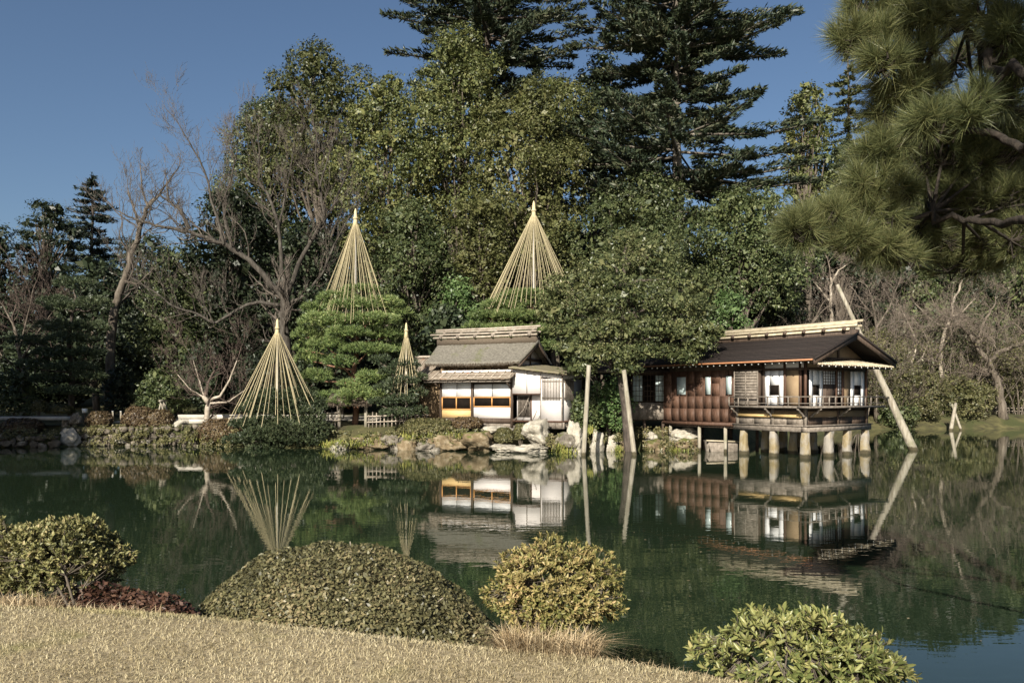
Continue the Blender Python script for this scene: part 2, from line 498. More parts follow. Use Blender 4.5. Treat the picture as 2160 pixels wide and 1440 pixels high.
M['bush_gold'] = leaf_mat('bush_gold', [(0.07, 0.085, 0.022), (0.17, 0.165, 0.05), (0.28, 0.235, 0.085), (0.40, 0.29, 0.135)], patch_scale=3.0)
M['bush_lime'] = leaf_mat('bush_lime', [(0.06, 0.082, 0.022), (0.135, 0.16, 0.048), (0.225, 0.235, 0.075), (0.31, 0.28, 0.11)], patch_scale=3.0, rough=0.35)
M['dry_leaf'] = leaf_mat('dry_leaf', [(0.035, 0.018, 0.012), (0.08, 0.04, 0.025), (0.13, 0.07, 0.04), (0.2, 0.12, 0.07)], trans=0.1, patch_scale=2.5)
M['grass_dry'] = leaf_mat('grass_dry', [(0.26, 0.205, 0.11), (0.42, 0.345, 0.205), (0.56, 0.475, 0.305), (0.70, 0.61, 0.42)], trans=0.2, rough=0.6, patch_scale=1.2)
M['grass_tuft'] = leaf_mat('grass_tuft', [(0.24, 0.165, 0.09), (0.38, 0.28, 0.17), (0.5, 0.39, 0.25), (0.6, 0.5, 0.34)], trans=0.2, rough=0.6, patch_scale=2.0)
M['turf_green'] = leaf_mat('turf_green', [(0.17, 0.16, 0.06), (0.26, 0.24, 0.1), (0.36, 0.32, 0.15), (0.44, 0.38, 0.2)], trans=0.2, rough=0.6, patch_scale=2.0)
M['sedge'] = leaf_mat('sedge', [(0.07, 0.09, 0.02), (0.13, 0.16, 0.035), (0.22, 0.22, 0.05), (0.3, 0.27, 0.08)], trans=0.25, rough=0.5, patch_scale=1.5)


def glass_mat():
    m = bpy.data.materials.new("window_glass")
    m.use_nodes = True
    b = m.node_tree.nodes["Principled BSDF"]
    b.inputs["Base Color"].default_value = (0.42, 0.5, 0.5, 1)
    b.inputs["Roughness"].default_value = 0.25
    b.inputs["Specular IOR Level"].default_value = 0.6
    return m


M['glass'] = glass_mat()


def water_mat():
    m = bpy.data.materials.new("pond_water")
    m.use_nodes = True
    nt = m.node_tree
    L = nt.links.new
    b = nt.nodes["Principled BSDF"]
    b.inputs["Base Color"].default_value = (0.016, 0.027, 0.014, 1)
    b.inputs["Roughness"].default_value = 0.0
    b.inputs["IOR"].default_value = 1.333
    b.inputs["Specular IOR Level"].default_value = 0.72
    tc = node(nt, "ShaderNodeTexCoord")
    mp = node(nt, "ShaderNodeMapping")
    mp.inputs["Scale"].default_value = (0.55, 1.25, 1)
    L(tc.outputs["Object"], mp.inputs[0])
    n1 = node(nt, "ShaderNodeTexNoise", Scale=3.6, Detail=2.5, Roughness=0.5)
    n2 = node(nt, "ShaderNodeTexNoise", Scale=0.75, Detail=1.5, Roughness=0.5)
    n3 = node(nt, "ShaderNodeTexNoise", Scale=0.09, Detail=2.0, Roughness=0.5)
    for n in (n1, n2, n3):
        L(mp.outputs[0], n.inputs["Vector"])
    r3 = ramp(nt, [(0.25, 0.25, 0.25), (1, 1, 1)], [0.4, 0.62])     # calm and breezy patches
    L(n3.outputs[0], r3.inputs[0])
    b1 = node(nt, "ShaderNodeBump", Distance=0.0021)
    L(r3.outputs[0], b1.inputs["Strength"])
    L(n1.outputs[0], b1.inputs["Height"])
    b2 = node(nt, "ShaderNodeBump", Strength=0.5, Distance=0.0028)
    L(n2.outputs[0], b2.inputs["Height"])
    L(b1.outputs[0], b2.inputs["Normal"])
    L(b2.outputs[0], b.inputs["Normal"])
    return m


M['water'] = water_mat()

# ------------------------------------------------------------------ the ground
SHORE = np.array([(-200, 46), (-60, 44), (-27, 42.6), (-24.2, 42.7), (-23.6, 44.0), (-17, 44.4), (-14.5, 42.4), (-9, 41.6), (-6, 41.0), (-1, 40.0),
                  (1, 39.4), (6, 40), (9, 41.5), (11, 43.5), (13, 46), (17, 51), (21, 55.5), (25, 61), (29, 65.5), (34, 67), (60, 70), (200, 72)], float)
EDGE = np.array([(-200, 14), (-30, 8), (-9, 6.6), (-4.05, 6.3), (-2.3, 5.95), (-0.25, 5.25), (0.48, 5.05), (1.12, 4.7), (1.49, 4.46), (2.5, 4.0), (5, 3.7), (12, 4.5), (200, 9)], float)
LAWN_Z = 1.07


def sst(a, b, x):
    t = np.clip((x - a) / (b - a), 0, 1)
    return t * t * (3 - 2 * t)


def ground_z(x, y):
    x, y = np.asarray(x, float), np.asarray(y, float)
    d = y - np.interp(x, SHORE[:, 0], SHORE[:, 1])
    far = -0.9 + 0.95 * sst(-1.2, 0.15, d) + 1.05 * sst(0.1, 2.6, d) + 0.35 * sst(3, 10, d) + 4.2 * sst(14, 55, d)
    e = y - np.interp(x, EDGE[:, 0], EDGE[:, 1])
    near = LAWN_Z - 0.13 * sst(-0.25, 0.2, e) - 1.84 * sst(0.05, 1.9, e)
    left = -0.9 + 2.3 * sst(-28.2, -30.6, x)
    right = -0.9 + 2.3 * sst(62.0, 68.0, x)
    return np.maximum(np.maximum(far, near), np.maximum(left, right))


def gz(x, y):
    return float(ground_z(x, y))


def sheet(xs, ys, zoff=0.0, keep=None):
    X, Y = np.meshgrid(xs, ys, indexing="ij")
    Z = ground_z(X, Y) + zoff
    V = np.stack([X, Y, Z], -1).reshape(-1, 3)
    n, m = len(xs), len(ys)
    g = np.arange(n * m).reshape(n, m)
    q = np.stack([g[:-1, :-1], g[1:, :-1], g[1:, 1:], g[:-1, 1:]], -1).reshape(-1, 4)
    if keep is not None:
        c = V[q].mean(1)
        q = q[keep(c)]
    return Acc().add(V, q)


gx = np.unique(np.concatenate([[-900, -500, -300, -200], np.arange(-120, -36, 3), np.arange(-36, 70, 0.75), np.arange(70, 125, 3), [200, 300, 500, 900], np.arange(-6, 5, 0.2)]))
gy = np.unique(np.concatenate([[-600, -300, -100, -50, -20, -8, 0], np.arange(2, 10, 0.2), np.arange(10, 36, 1.5), np.arange(36, 72, 0.75), np.arange(72, 120, 3), [150, 220, 400, 900, 1600]]))
struct("ground", sheet(gx, gy), M['ground'], smooth=True)
struct("lawn", sheet(np.arange(-14, 10.01, 0.14), np.arange(-8, 9.01, 0.14), 0.012,
                     lambda c: c[:, 1] - np.interp(c[:, 0], EDGE[:, 0], EDGE[:, 1]) < 0.06), M['lawn'], smooth=True)
struct("pond_water", Acc().add([(-140, 0.5, 0), (140, 0.5, 0), (140, 90, 0), (-140, 90, 0)], np.array([[0, 1, 2, 3]])), M['water'])

# ------------------------------------------------------------------ plants: generators
def leaf_quads(rg, C, N, Ln, Wd, fold=False, D=None):
    """one leaf per row of C: lying across N, Ln long and Wd wide"""
    n = len(C)
    N = nrm(N)
    if D is None:
        D = rg.normal(size=(n, 3))
    D = nrm(D - N * np.sum(D * N, 1, keepdims=True))
    S = np.cross(N, D)
    Ln = np.broadcast_to(Ln, (n,))[:, None]
    Wd = np.broadcast_to(Wd, (n,))[:, None]
    if not fold:
        V = np.stack([C - D * Ln * 0.5, C + S * Wd * 0.5 + D * Ln * 0.05, C + D * Ln * 0.5, C - S * Wd * 0.5 + D * Ln * 0.05], 1)
        F = np.arange(n * 4).reshape(n, 4)
        return V.reshape(-1, 3), F
    b = N * Wd * 0.28
    V = np.stack([C, C + D * Ln * 0.36 + S * Wd * 0.5 + b, C + D * Ln * 0.74 + S * Wd * 0.4 + b, C + D * Ln,
                  C + D * Ln * 0.74 - S * Wd * 0.4 + b, C + D * Ln * 0.36 - S * Wd * 0.5 + b], 1)
    k = (np.arange(n) * 6)[:, None]
    return V.reshape(-1, 3), np.vstack([k + np.array([[0, 1, 2, 3]]), k + np.array([[0, 3, 4, 5]])])


def lobed_crown(rg, lobes, leaf=(0.2, 0.11), clump=0.38, per=26, dens=1.5, inner=0.12, up=0.5, low=-0.45, flat=0.6, acc=None, jit=0.55, back=0.35):
    """leaves in clumps over the shells of the crown's lobes"""
    acc = acc or Acc()
    Cs, Ns = [], []
    cen = np.array([l[0] for l in lobes])
    rad = np.array([l[1] for l in lobes])
    for c, r in lobes:
        a = 4 * math.pi * ((((r[0] * r[1]) ** 1.6 + (r[0] * r[2]) ** 1.6 + (r[1] * r[2]) ** 1.6) / 3) ** (1 / 1.6))
        n = max(6, int(a * dens))
        d = nrm(rg.normal(size=(n * 2, 3)))
        d = d[(d[:, 2] > low) | (rg.random(len(d)) < 0.2)][:n]
        p = c + d * r * (0.82 + 0.26 * rg.random((len(d), 1)))
        q = np.linalg.norm((p[:, None] - cen[None]) / rad[None], axis=2)
        keep = ((q < 0.72).sum(1) == 0) & ((d[:, 1] < 0.5) | (rg.random(len(d)) < back))
        Cs.append(p[keep])
        Ns.append(nrm(d / r)[keep])
    C, Nn = np.vstack(Cs), np.vstack(Ns)
    k = len(C)
    sz = (0.7 + 0.6 * rg.random(k))
    off = rg.normal(size=(k, per, 3)) * (clump * sz)[:, None, None] * 0.62
    off -= Nn[:, None] * np.sum(off * Nn[:, None], 2, keepdims=True) * (1 - flat)
    pts = (C[:, None] + off).reshape(-1, 3)
    nn = np.repeat(Nn, per, 0) * 0.55 + UP * up + rg.normal(size=(k * per, 3)) * jit + nrm(off.reshape(-1, 3)) * 0.35
    L = leaf[0] * (0.65 + 0.7 * rg.random(k * per))
    acc.add(*leaf_quads(rg, pts, nn, L, L * leaf[1] / leaf[0]))
    ni = int(k * per * inner)
    if ni:
        j = rg.integers(0, len(lobes), ni)
        d = nrm(rg.normal(size=(ni, 3))) * rg.random((ni, 1)) ** 0.5 * 0.82
        L = leaf[0] * 2.6 * (0.7 + 0.6 * rg.random(ni))
        acc.add(*leaf_quads(rg, cen[j] + d * rad[j], rg.normal(size=(ni, 3)), L, L * 0.6))
    return acc


def envelope_lobes(rg, base, top, hw, hd, n, lr=(0.33, 0.5), lz=0.75, peak=0.38, lean=0.0):
    """lobes that fill a crown from the height base to the height top, hw wide to each side"""
    out = []
    H = top[2] - base[2]
    for k in range(n):
        t = (k + rg.random()) / n
        w = math.sqrt(max(0.02, 1 - ((t - peak) / (1 - peak)) ** 2)) if t > peak else 0.7 + 0.3 * t / peak
        a = k * 2.399963 + rg.normal() * 0.4
        rr = 0.72 * w * math.sqrt(rg.uniform(0.15, 1.0))
        r = rg.uniform(*lr) * hw * (0.62 + 0.38 * w)
        z = base[2] + t * (H - r * lz * 0.9) + r * lz * 0.2
        c = np.array([base[0] + (top[0] - base[0]) * t + math.cos(a) * rr * hw, base[1] + math.sin(a) * rr * hd, z])
        out.append((c, np.array([r, r * 0.95, r * lz]) * rg.uniform(0.85, 1.15, 3)))
    return out


def bend(p0, p1, n, amp, rg, sag=0.0):
    t = np.linspace(0, 1, n)[:, None]
    pts = np.asarray(p0) * (1 - t) + np.asarray(p1) * t
    j = rg.normal(size=(n, 3)) * amp
    j[0] = j[-1] = 0
    return pts + j + UP * (np.sin(t * math.pi) * sag)


def limbs(rg, acc, base, lobes, r0, fork=0.45, n_main=None):
    """a trunk and the boughs that carry the lobes"""
    cen = np.array([l[0] for l in lobes])
    top = cen[np.argmax(cen[:, 2])]
    zt = base[2] + (top[2] - base[2]) * 0.9
    tp = bend(base - UP * 0.3, [(base[0] + top[0] * 2) / 3, (base[1] + top[1] * 2) / 3, zt], 8, r0 * 0.5, rg)
    acc.tube(tp, np.linspace(r0, r0 * 0.25, 8), 8)
    for c in cen:
        t = np.clip((c[2] - base[2]) / (zt - base[2]) * 0.62, 0.12, 0.92)
        i = t * 7
        a = tp[int(i)] + (tp[min(7, int(i) + 1)] - tp[int(i)]) * (i - int(i))
        b = bend(a, c, 5, 0.12, rg, 0.2)
        acc.tube(b, np.linspace(r0 * 0.34, r0 * 0.08, 5), 5, cap=False)
    return acc


def broadleaf(name, label, cat, px0, px1, py0, py1, Y, mat, seed, n=16, leaf=(0.185, 0.10), per=26, dens=1.35, clump=0.42, group=None, peak=0.42, lr=(0.33, 0.5), lz=0.78,
              bark='bark', inner=0.12, up=0.5, base_px=None, hd=None, jit=0.55, r0=None):
    rg = np.random.default_rng(seed)
    a, b = P(px0, py1, Y), P(px1, py0, Y)
    hw = (b[0] - a[0]) / 2 * 1.1
    cx = (a[0] + b[0]) / 2
    bx = cx if base_px is None else P(base_px, 0, Y)[0]
    z0 = gz(bx, Y)
    base = np.array([bx, Y, z0])
    low = max(a[2], z0 + 0.1)
    n = max(n, int(8 * (b[2] - low) / hw + 9))
    lobes = envelope_lobes(rg, np.array([cx, Y, low]), np.array([cx, Y, b[2]]), hw, hd or hw * 0.85, n, lr, lz, peak)
    t = thing(name, label, cat, base, group)
    part('trunk', limbs(rg, Acc(), base, lobes, r0 or min(0.4, 0.04 + 0.02 * (b[2] - z0))), M[bark], t, True)
    part('crown', lobed_crown(rg, lobes, leaf, clump, per, dens, inner, up, jit=jit), M[mat], t)
    return t


def sprays(rg, acc, p0, p1, wid, n, size, droop=0.0):
    """flat needle sprays to both sides of a bough from p0 to p1"""
    d = nrm(p1 - p0)
    side = nrm(np.cross(d, UP))
    L = np.linalg.norm(p1 - p0)
    t = rg.random(n) ** 0.8
    s = rg.choice([-1, 1], n)
    w = wid * L * (1.05 - t) ** 0.7 * (0.35 + 0.65 * rg.random(n))
    dr = nrm(d * 0.6 + side[None] * s[:, None] * (0.3 + 0.5 * rg.random((n, 1))) + UP * 0.22 + rg.normal(size=(n, 3)) * 0.18)
    C = p0 + d * (t * L)[:, None] + side * (s * w)[:, None] + UP * (rg.normal(size=n) * 0.09 - droop * t + 0.12 * np.abs(w))[:, None]
    N = nrm(UP * 0.6 + rg.normal(size=(n, 3)) * 0.6)
    ln = size * (0.6 + 0.8 * rg.random(n))
    acc.add(*leaf_quads(rg, C, N, ln, ln * 0.22, D=dr))


def fir_tree(name, label, px, Y, prof, seed, mat='fir', trunk_r=0.5, step=0.55, nbr=5, nsp=46, size=0.5, tilt=-0.05, bark='bark_pale', rough=0.25, wid=0.34, gap=0.0):
    """a fir: prof is a list of (photo height, half width in photo pixels)"""
    rg = np.random.default_rng(seed)
    X = (px - CXP) / FPX * Y
    z0 = gz(X, Y)
    base = np.array([X, Y, z0])
    zs = np.array([EYE - (q[0] - HOR) / FPX * Y for q in prof])
    ws = np.array([q[1] / FPX * Y for q in prof])
    o = np.argsort(zs)
    zs, ws = zs[o], ws[o]
    t = thing(name, label, 'tree', base)
    tr, cr = Acc(), Acc()
    H = zs[-1] - z0
    tp = bend(base - UP * 0.3, np.array([X + rg.normal() * 0.3, Y, zs[-1]]), 12, trunk_r * 0.12, rg)
    tr.tube(tp, np.linspace(trunk_r, 0.05, 12), 10)
    z = zs[0]
    a = 0.0
    while z < zs[-1] - 0.1:
        w = np.interp(z, zs, ws)
        for k in range(nbr):
            if rg.random() < gap:
                continue
            a += 2 * math.pi / nbr + rg.normal() * 0.25
            if math.sin(a) < -0.85 and rg.random() < 0.42:
                continue
            L = w * np.clip(1 + rg.normal() * rough, 0.55, 1.08)
            if L < 0.15:
                continue
            zz = z + rg.normal() * step * 0.35
            f = (zz - z0) / H
            c = tp[min(11, int(np.clip(f, 0, 0.999) * 11))].copy()
            c[2] = zz
            hd = np.array([math.cos(a), math.sin(a), 0])
            mid = c + hd * L * 0.62 + UP * L * tilt
            tip = c + hd * L + UP * L * (tilt + 0.06)
            tr.tube(np.array([c, mid, tip]), np.array([0.009 * L + 0.03, 0.006 * L + 0.015, 0.012]), 4, cap=False)
            m = max(5, int(nsp * (0.25 + L / max(ws.max(), 1e-3))))
            st = c + (mid - c) * 0.22
            sprays(rg, cr, st, mid, wid, m, size)
            sprays(rg, cr, st + (mid - st) * 0.7, tip, wid * 0.75, int(m * 0.6), size)
        z += step * (0.8 + 0.4 * rg.random())
    sprays(rg, cr, tp[-1] - UP * 0.8 + np.array([0.01, 0, 0]), tp[-1] + UP * 0.3, 0.3, 30, size * 0.6)
    part('trunk', tr, M[bark], t, True)
    part('crown', cr, M[mat], t)
    return t


def tufts(rg, acc, C, A, n, L, W, spread=0.9, low=0.25):
    """needle tufts: n needles round each axis A at the point C"""
    k = len(C)
    A = nrm(A)
    x = nrm(np.cross(A, rg.normal(size=(k, 3))))
    y = np.cross(A, x)
    th = rg.random((k, n)) * 2 * math.pi
    el = low + (spread - low) * rg.random((k, n)) ** 0.7
    d = (A[:, None] * np.cos(el)[..., None] + (x[:, None] * np.cos(th)[..., None] + y[:, None] * np.sin(th)[..., None]) * np.sin(el)[..., None])
    ln = L * (0.7 + 0.45 * rg.random((k, n, 1)))
    b = C[:, None] + A[:, None] * (rg.random((k, n, 1)) - 0.6) * L * 0.45
    s = nrm(np.cross(d, rg.normal(size=(k, n, 3)))) * W * 0.5
    tip = b + d * ln - UP * (0.06 * ln)
    V = np.stack([b - s, b + s, tip + s * 0.3], 2)
    return acc.add(V.reshape(-1, 3), np.arange(k * n * 3).reshape(-1, 3))


def pads_foliage(rg, pads, acc, dens=70, n=9, L=0.2, W=0.035):
    """cloud-pruned pine pads: flat cushions of upright tufts"""
    for c, r in pads:
        k = int(dens * (math.pi * r[0] * r[1]) + 30 * r[0])
        d = nrm(rg.normal(size=(k * 2, 3)) * np.array([1, 1, 0.9]))
        d = d[d[:, 2] > -0.3][:k]
        p = c + d * r * (0.8 + 0.25 * rg.random((len(d), 1)))
        p[:, 2] += 0.12 * r[2] * np.sin(p[:, 0] * 5 + p[:, 1] * 3)
        tufts(rg, acc, p, d * np.array([0.9, 0.9, 0.7]) + UP * 0.75 + rg.normal(size=(len(d), 3)) * 0.2, n, L, W, 0.95, 0.1)
        m = int(k * 0.5)
        q = nrm(rg.normal(size=(m, 3))) * rg.random((m, 1)) ** 0.5 * 0.8
        ll = L * 1.6 * (0.7 + 0.6 * rg.random(m))
        acc.add(*leaf_quads(rg, c + q * r, rg.normal(size=(m, 3)) + UP, ll, ll * 0.4))
    return acc


def garden_pine(name, label, base, pads, seed, trunk, mat='pine', bark='bark_red', r0=0.16, thick=1.0, **kw):
    """trunk: points of the stem; pads: (px, py, Y, half width px, half height px)"""
    rg = np.random.default_rng(seed)
    t = thing(name, label, 'pine tree', base)
    tp = np.array([base - UP * 0.2] + [np.asarray(q) for q in trunk])
    n = len(tp)
    fine = np.vstack([np.array([np.interp(np.linspace(0, n - 1, 4 * n), np.arange(n), tp[:, i]) for i in range(3)]).T])
    ac = Acc().tube(fine, np.linspace(r0, r0 * 0.35, len(fine)), 8)
    pl = []
    for px, py, Y, hw, hh in pads:
        c = P(px, py, Y)
        r = np.array([hw, hw * 0.85, hh * thick]) * Y / FPX
        pl.append((c, r))
        i = np.argmin(np.linalg.norm(fine - (c - UP * 0.45 * r[0]), axis=1))
        ac.tube(bend(fine[i], c - UP * r[2] * 0.3, 5, 0.06, rg, -0.1), np.linspace(r0 * 0.4, 0.03, 5), 5, cap=False)
    part('trunk', ac, M[bark], t, True)
    part('crown', pads_foliage(rg, pl, Acc(), **kw), M[mat], t)
    return t


def grow(rg, out, p, d, L, r, depth, up=0.25, wig=0.16, kids=(2, 4), shrink=0.68, spread=0.7, rmin=0.008, tropism=None):
    """a bough that bends, tapers and forks"""
    n = 4 if depth > 1 else 3
    q = np.array(p, float)
    d = nrm(d)
    pts = [q]
    for i in range(n):
        d = nrm(d + rg.normal(size=3) * wig + UP * up * 0.2 + (tropism * 0.15 if tropism is not None else 0))
        q2 = q + d * L / n
        ra, rb = r * (1 - 0.5 * i / n), r * (1 - 0.5 * (i + 1) / n)
        out.append((q, q2, max(ra, rmin), max(rb, rmin * 0.8)))
        q = q2
        pts.append(q)
    if depth <= 0:
        return
    k = rg.integers(kids[0], kids[1] + 1)
    for i in range(k):
        t = 1.0 if i == 0 else rg.uniform(0.25, 0.95)
        j = min(n, max(1, int(round(t * n))))
        side = nrm(np.cross(d, rg.normal(size=3)))
        nd = nrm(d + side * spread * (0.5 if i == 0 else rg.uniform(0.6, 1.3)) + UP * up)
        grow(rg, out, pts[j], nd, L * shrink * rg.uniform(0.75, 1.2), r * 0.5 * (1.2 if i == 0 else 0.85), depth - 1, up, wig, kids, shrink, spread, rmin, tropism)


def segs_acc(out, n=4, acc=None):
    acc = acc or Acc()
    if n == 3:      # the finest twigs end in a point
        fine = [o for o in out if o[2] < 0.0165]
        out = [o for o in out if o[2] >= 0.0165]
        a, b, r = np.array([o[0] for o in fine]), np.array([o[1] for o in fine]), np.array([o[2] for o in fine])
        d = nrm(b - a)
        x = nrm(np.cross(d, np.where(np.abs(d[:, 2:3]) < 0.9, UP, np.array([1.0, 0, 0]))))
        y = np.cross(d, x)
        w = r[:, None]
        V = np.stack([a + x * w, a + (-0.5 * x + 0.87 * y) * w, a + (-0.5 * x - 0.87 * y) * w, b + (b - a) * 0.12], 1)
        k = (np.arange(len(a)) * 4)[:, None]
        acc.add(V.reshape(-1, 3), np.vstack([k + np.array([[0, 1, 3]]), k + np.array([[1, 2, 3]]), k + np.array([[2, 0, 3]])]))
        if not out:
            return acc
    a = np.array([o[0] for o in out])
    b = np.array([o[1] for o in out])
    return acc.segs(a, b, np.array([o[2] for o in out]), np.array([o[3] for o in out]), n)


def bare_tree(name, label, base, main, seed, mat_trunk='bark', mat_twig='twig_grey', depth=4, up=0.25, L0=0.33, kids=(2, 4), every=1, rmin=0.011, spread=0.7, tropism=None, cat='tree', group=None,
              shrink=0.68):
    """main: limbs as lists of (point, radius), drawn by hand; twigs grow from them"""
    rg = np.random.default_rng(seed)
    t = thing(name, label, cat, base, group)
    tr, tw = Acc(), []
    for limb in main:
        p = np.array([q[0] for q in limb], float)
        r = np.array([q[1] for q in limb], float)
        m = max(6, 4 * len(p))
        x = np.linspace(0, len(p) - 1, m)
        f = np.array([np.interp(x, np.arange(len(p)), p[:, i]) for i in range(3)]).T
        f[1:-1] += rg.normal(size=(m - 2, 3)) * r.mean() * 0.22
        rr = np.interp(x, np.arange(len(p)), r)
        tr.tube(f, rr, 8)
        length = np.sum(np.linalg.norm(np.diff(f, axis=0), axis=1))
        for i in range(max(1, m // 4), m, every):
            d = nrm(f[i] - f[i - 1])
            nd = nrm(d * 0.6 + nrm(np.cross(d, rg.normal(size=3))) * 0.9 + UP * up)
            grow(rg, tw, f[i], nd, min(length * L0, 2.0) * rg.uniform(0.6, 1.2), rr[i] * 0.42, depth - 1, up, 0.18, kids, shrink, spread, rmin, tropism)
        grow(rg, tw, f[-1], nrm(f[-1] - f[-2]), min(length * L0, 1.5), rr[-1], depth, up, 0.18, kids, shrink, spread, rmin, tropism)
    part('trunk', tr, M[mat_trunk], t, True)
    part('twigs', segs_acc(tw, 3), M[mat_twig], t)
    return t


ICO = {}


def ico(sub):
    if sub not in ICO:
        bm = bmesh.new()
        bmesh.ops.create_icosphere(bm, subdivisions=sub, radius=1.0)
        bm.verts.index_update()
        ICO[sub] = (np.array([v.co[:] for v in bm.verts]), np.array([[v.index for v in f.verts] for f in bm.faces]))
        bm.free()
    return ICO[sub]


def rock_acc(rg, c, r, sub=3, planes=14, rot=0.0, soft=0.1, acc=None):
    """a boulder: a ball cut by chance planes, its faces worn"""
    V, F = ico(sub)
    n = nrm(rg.normal(size=(planes, 3)))
    h = rg.uniform(0.5, 0.92, planes)
    k = V @ n.T
    with np.errstate(divide='ignore', invalid='ignore'):
        lim = np.where(k > 0.05, h[None] / np.maximum(k, 0.05), 9.0)
    rad = np.minimum(1.0, lim.min(1))
    ph = rg.random((6, 3)) * 6
    fr = rg.normal(size=(6, 3)) * 4.5
    for i in range(6):
        rad = rad + soft * 0.4 * np.sin(V @ fr[i] + ph[i, 0]) + soft * 0.22 * np.sin(V @ (fr[i] * 3.1) + ph[i, 1]) + soft * 0.12 * np.sin(V @ (fr[i] * 7.3) + ph[i, 2])
    p = V * rad[:, None] * np.asarray(r)
    cs, sn = math.cos(rot), math.sin(rot)
    p = np.stack([p[:, 0] * cs - p[:, 1] * sn, p[:, 0] * sn + p[:, 1] * cs, p[:, 2]], 1)
    return (acc or Acc()).add(p + np.asarray(c), F)


def ball_shrub(rg, c, r, leaf=(0.09, 0.05), n=6000, layers=0.12, up=0.3, jit=0.6, acc=None, low=-0.35, bumpy=0.06, fold=False, shell=None):
    """a clipped shrub: leaves close over a rounded body"""
    acc = acc or Acc()
    c, r = np.asarray(c, float), np.asarray(r, float)
    d = nrm(rg.normal(size=(n, 3)))
    d = d[d[:, 2] > low]
    w = 1 + bumpy * np.sin(d @ np.array([5.0, 3, 4]) + 1) + bumpy * np.sin(d @ np.array([-7.0, 8, 5]))
    q = c + d * r * (w * (1 - layers * rg.random(len(d)) ** 1.5))[:, None]
    N = nrm(d / r) * 0.8 + UP * up + rg.normal(size=(len(d), 3)) * jit
    L = leaf[0] * (0.6 + 0.8 * rg.random(len(d)))
    acc.add(*leaf_quads(rg, q, N, L, L * leaf[1] / leaf[0], fold))
    V, F = ico(3)
    acc.add(c + V * r * 0.84 * np.where(V[:, 2:3] < low - 0.1, 0.5, 1.0), F)
    return acc


def blades(rg, acc, p, L, W, lean=0.5):
    """grass: one blade per row of p"""
    n = len(p)
    a = rg.random(n) * 2 * math.pi
    h = np.stack([np.cos(a), np.sin(a), np.zeros(n)], 1)
    ln = L * (0.5 + 0.9 * rg.random((n, 1)))
    le = lean * rg.random((n, 1)) * 1.5
    mid = p + UP * ln * 0.55 + h * ln * le * 0.3
    tip = p + UP * ln * (1.0 - 0.35 * le) + h * ln * le
    s = np.stack([-np.sin(a), np.cos(a), np.zeros(n)], 1)
    th = rg.random((n, 1)) * 3.14
    s = (s * np.cos(th) + h * np.sin(th)) * W * 0.5
    V = np.stack([p - s, p + s, mid + s * 0.8, tip, mid - s * 0.8], 1)
    k = (np.arange(n) * 5)[:, None]
    return acc.add(V.reshape(-1, 3), [k + np.array([[0, 1, 2, 4]]), k + np.array([[4, 2, 3]])])

# ------------------------------------------------------------------ the tea house on the shore
YAW_T = R(-26)
T = Frame(((930 - CXP) / FPX * 43.0, 43.0), YAW_T)
th = thing('tea_house', 'white plastered tea house with grey thatched roof and orange framed windows on the shore', 'house', T.p(3, 1.5, 1.2))


def tp_(name, acc, mat, parent=None, **k):
    return part(name, acc, M[mat], parent or th, **k)


# base, floor and body
tp_('foundation', T.box(-0.1, 4.4, 0.05, 4.6, 0.9, 1.22), 'rock')
tp_('sill_beam', T.box(-0.15, 4.42, -0.06, 0.12, 1.34, 1.58), 'wood_dark')
for k in range(6):
    tp_('plank', T.box(0.0 + k * 0.72, 0.70 + k * 0.72, 0.0, 0.06, 1.12, 1.335), 'wood_grey')
tp_('back_wall', T.box(0.0, 4.4, 3.9, 4.05, 1.2, 4.6), 'plaster')
tp_('floor', T.box(0.0, 4.3, 0.14, 3.9, 1.5, 1.6), 'wood_dark')
tp_('ceiling', T.box(0.0, 4.3, 0.4, 3.9, 4.0, 4.06), 'interior_shade')
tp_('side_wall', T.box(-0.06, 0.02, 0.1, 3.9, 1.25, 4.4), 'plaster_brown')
tp_('inner_wall', T.box(0.03, 4.2, 2.2, 2.26, 1.6, 3.99), 'interior_shade')
for s in (0.0, 1.94, 4.27):
    tp_('post', T.box(s - 0.06, s + 0.06, -0.065, 0.06, 1.15, 4.05), 'wood_dark')
tp_('lintel', T.box(0.06, 1.88, -0.03, 0.05, 3.50, 3.62), 'wood_dark')
tp_('lintel', T.box(2.0, 4.21, -0.03, 0.05, 3.50, 3.62), 'wood_dark')
tp_('transom', T.box(0.06, 4.21, -0.005, 0.04, 3.62, 4.1), 'plaster')


def sash(s0, s1, z0, z1, n, mat='wood_orange', fw=0.05, v=-0.03):
    """a frame with n openings, each closed by a sheet painted dark like the unlit room"""
    ac = Acc()
    T.box(s0, s1, v, v + 0.06, z0, z0 + fw, ac)
    T.box(s0, s1, v, v + 0.06, z1 - fw, z1, ac)
    for k in range(n + 1):
        x = s0 + (s1 - s0 - fw) * k / n
        T.box(x, x + fw, v - 0.004, v + 0.064, z0 + fw, z1 - fw, ac)
    f = tp_('window', ac, mat)
    for k in range(n):
        x = s0 + (s1 - s0 - fw) * k / n
        tp_('pane', T.box(x + fw, x + (s1 - s0 - fw) / n, v + 0.03, v + 0.036, z0 + fw, z1 - fw), 'interior_shade', f)
    return f


# left bay
for k in range(2):
    a = 0.08 + k * 0.92
    tp_('paper_panel', T.box(a, a + 0.89, 0.0, 0.03, 2.72, 3.49), 'paper')
sash(0.07, 1.87, 2.02, 2.70, 2)
tp_('wood_panel', T.box(0.07, 1.87, 0.0, 0.04, 1.59, 2.0), 'wood_gold')
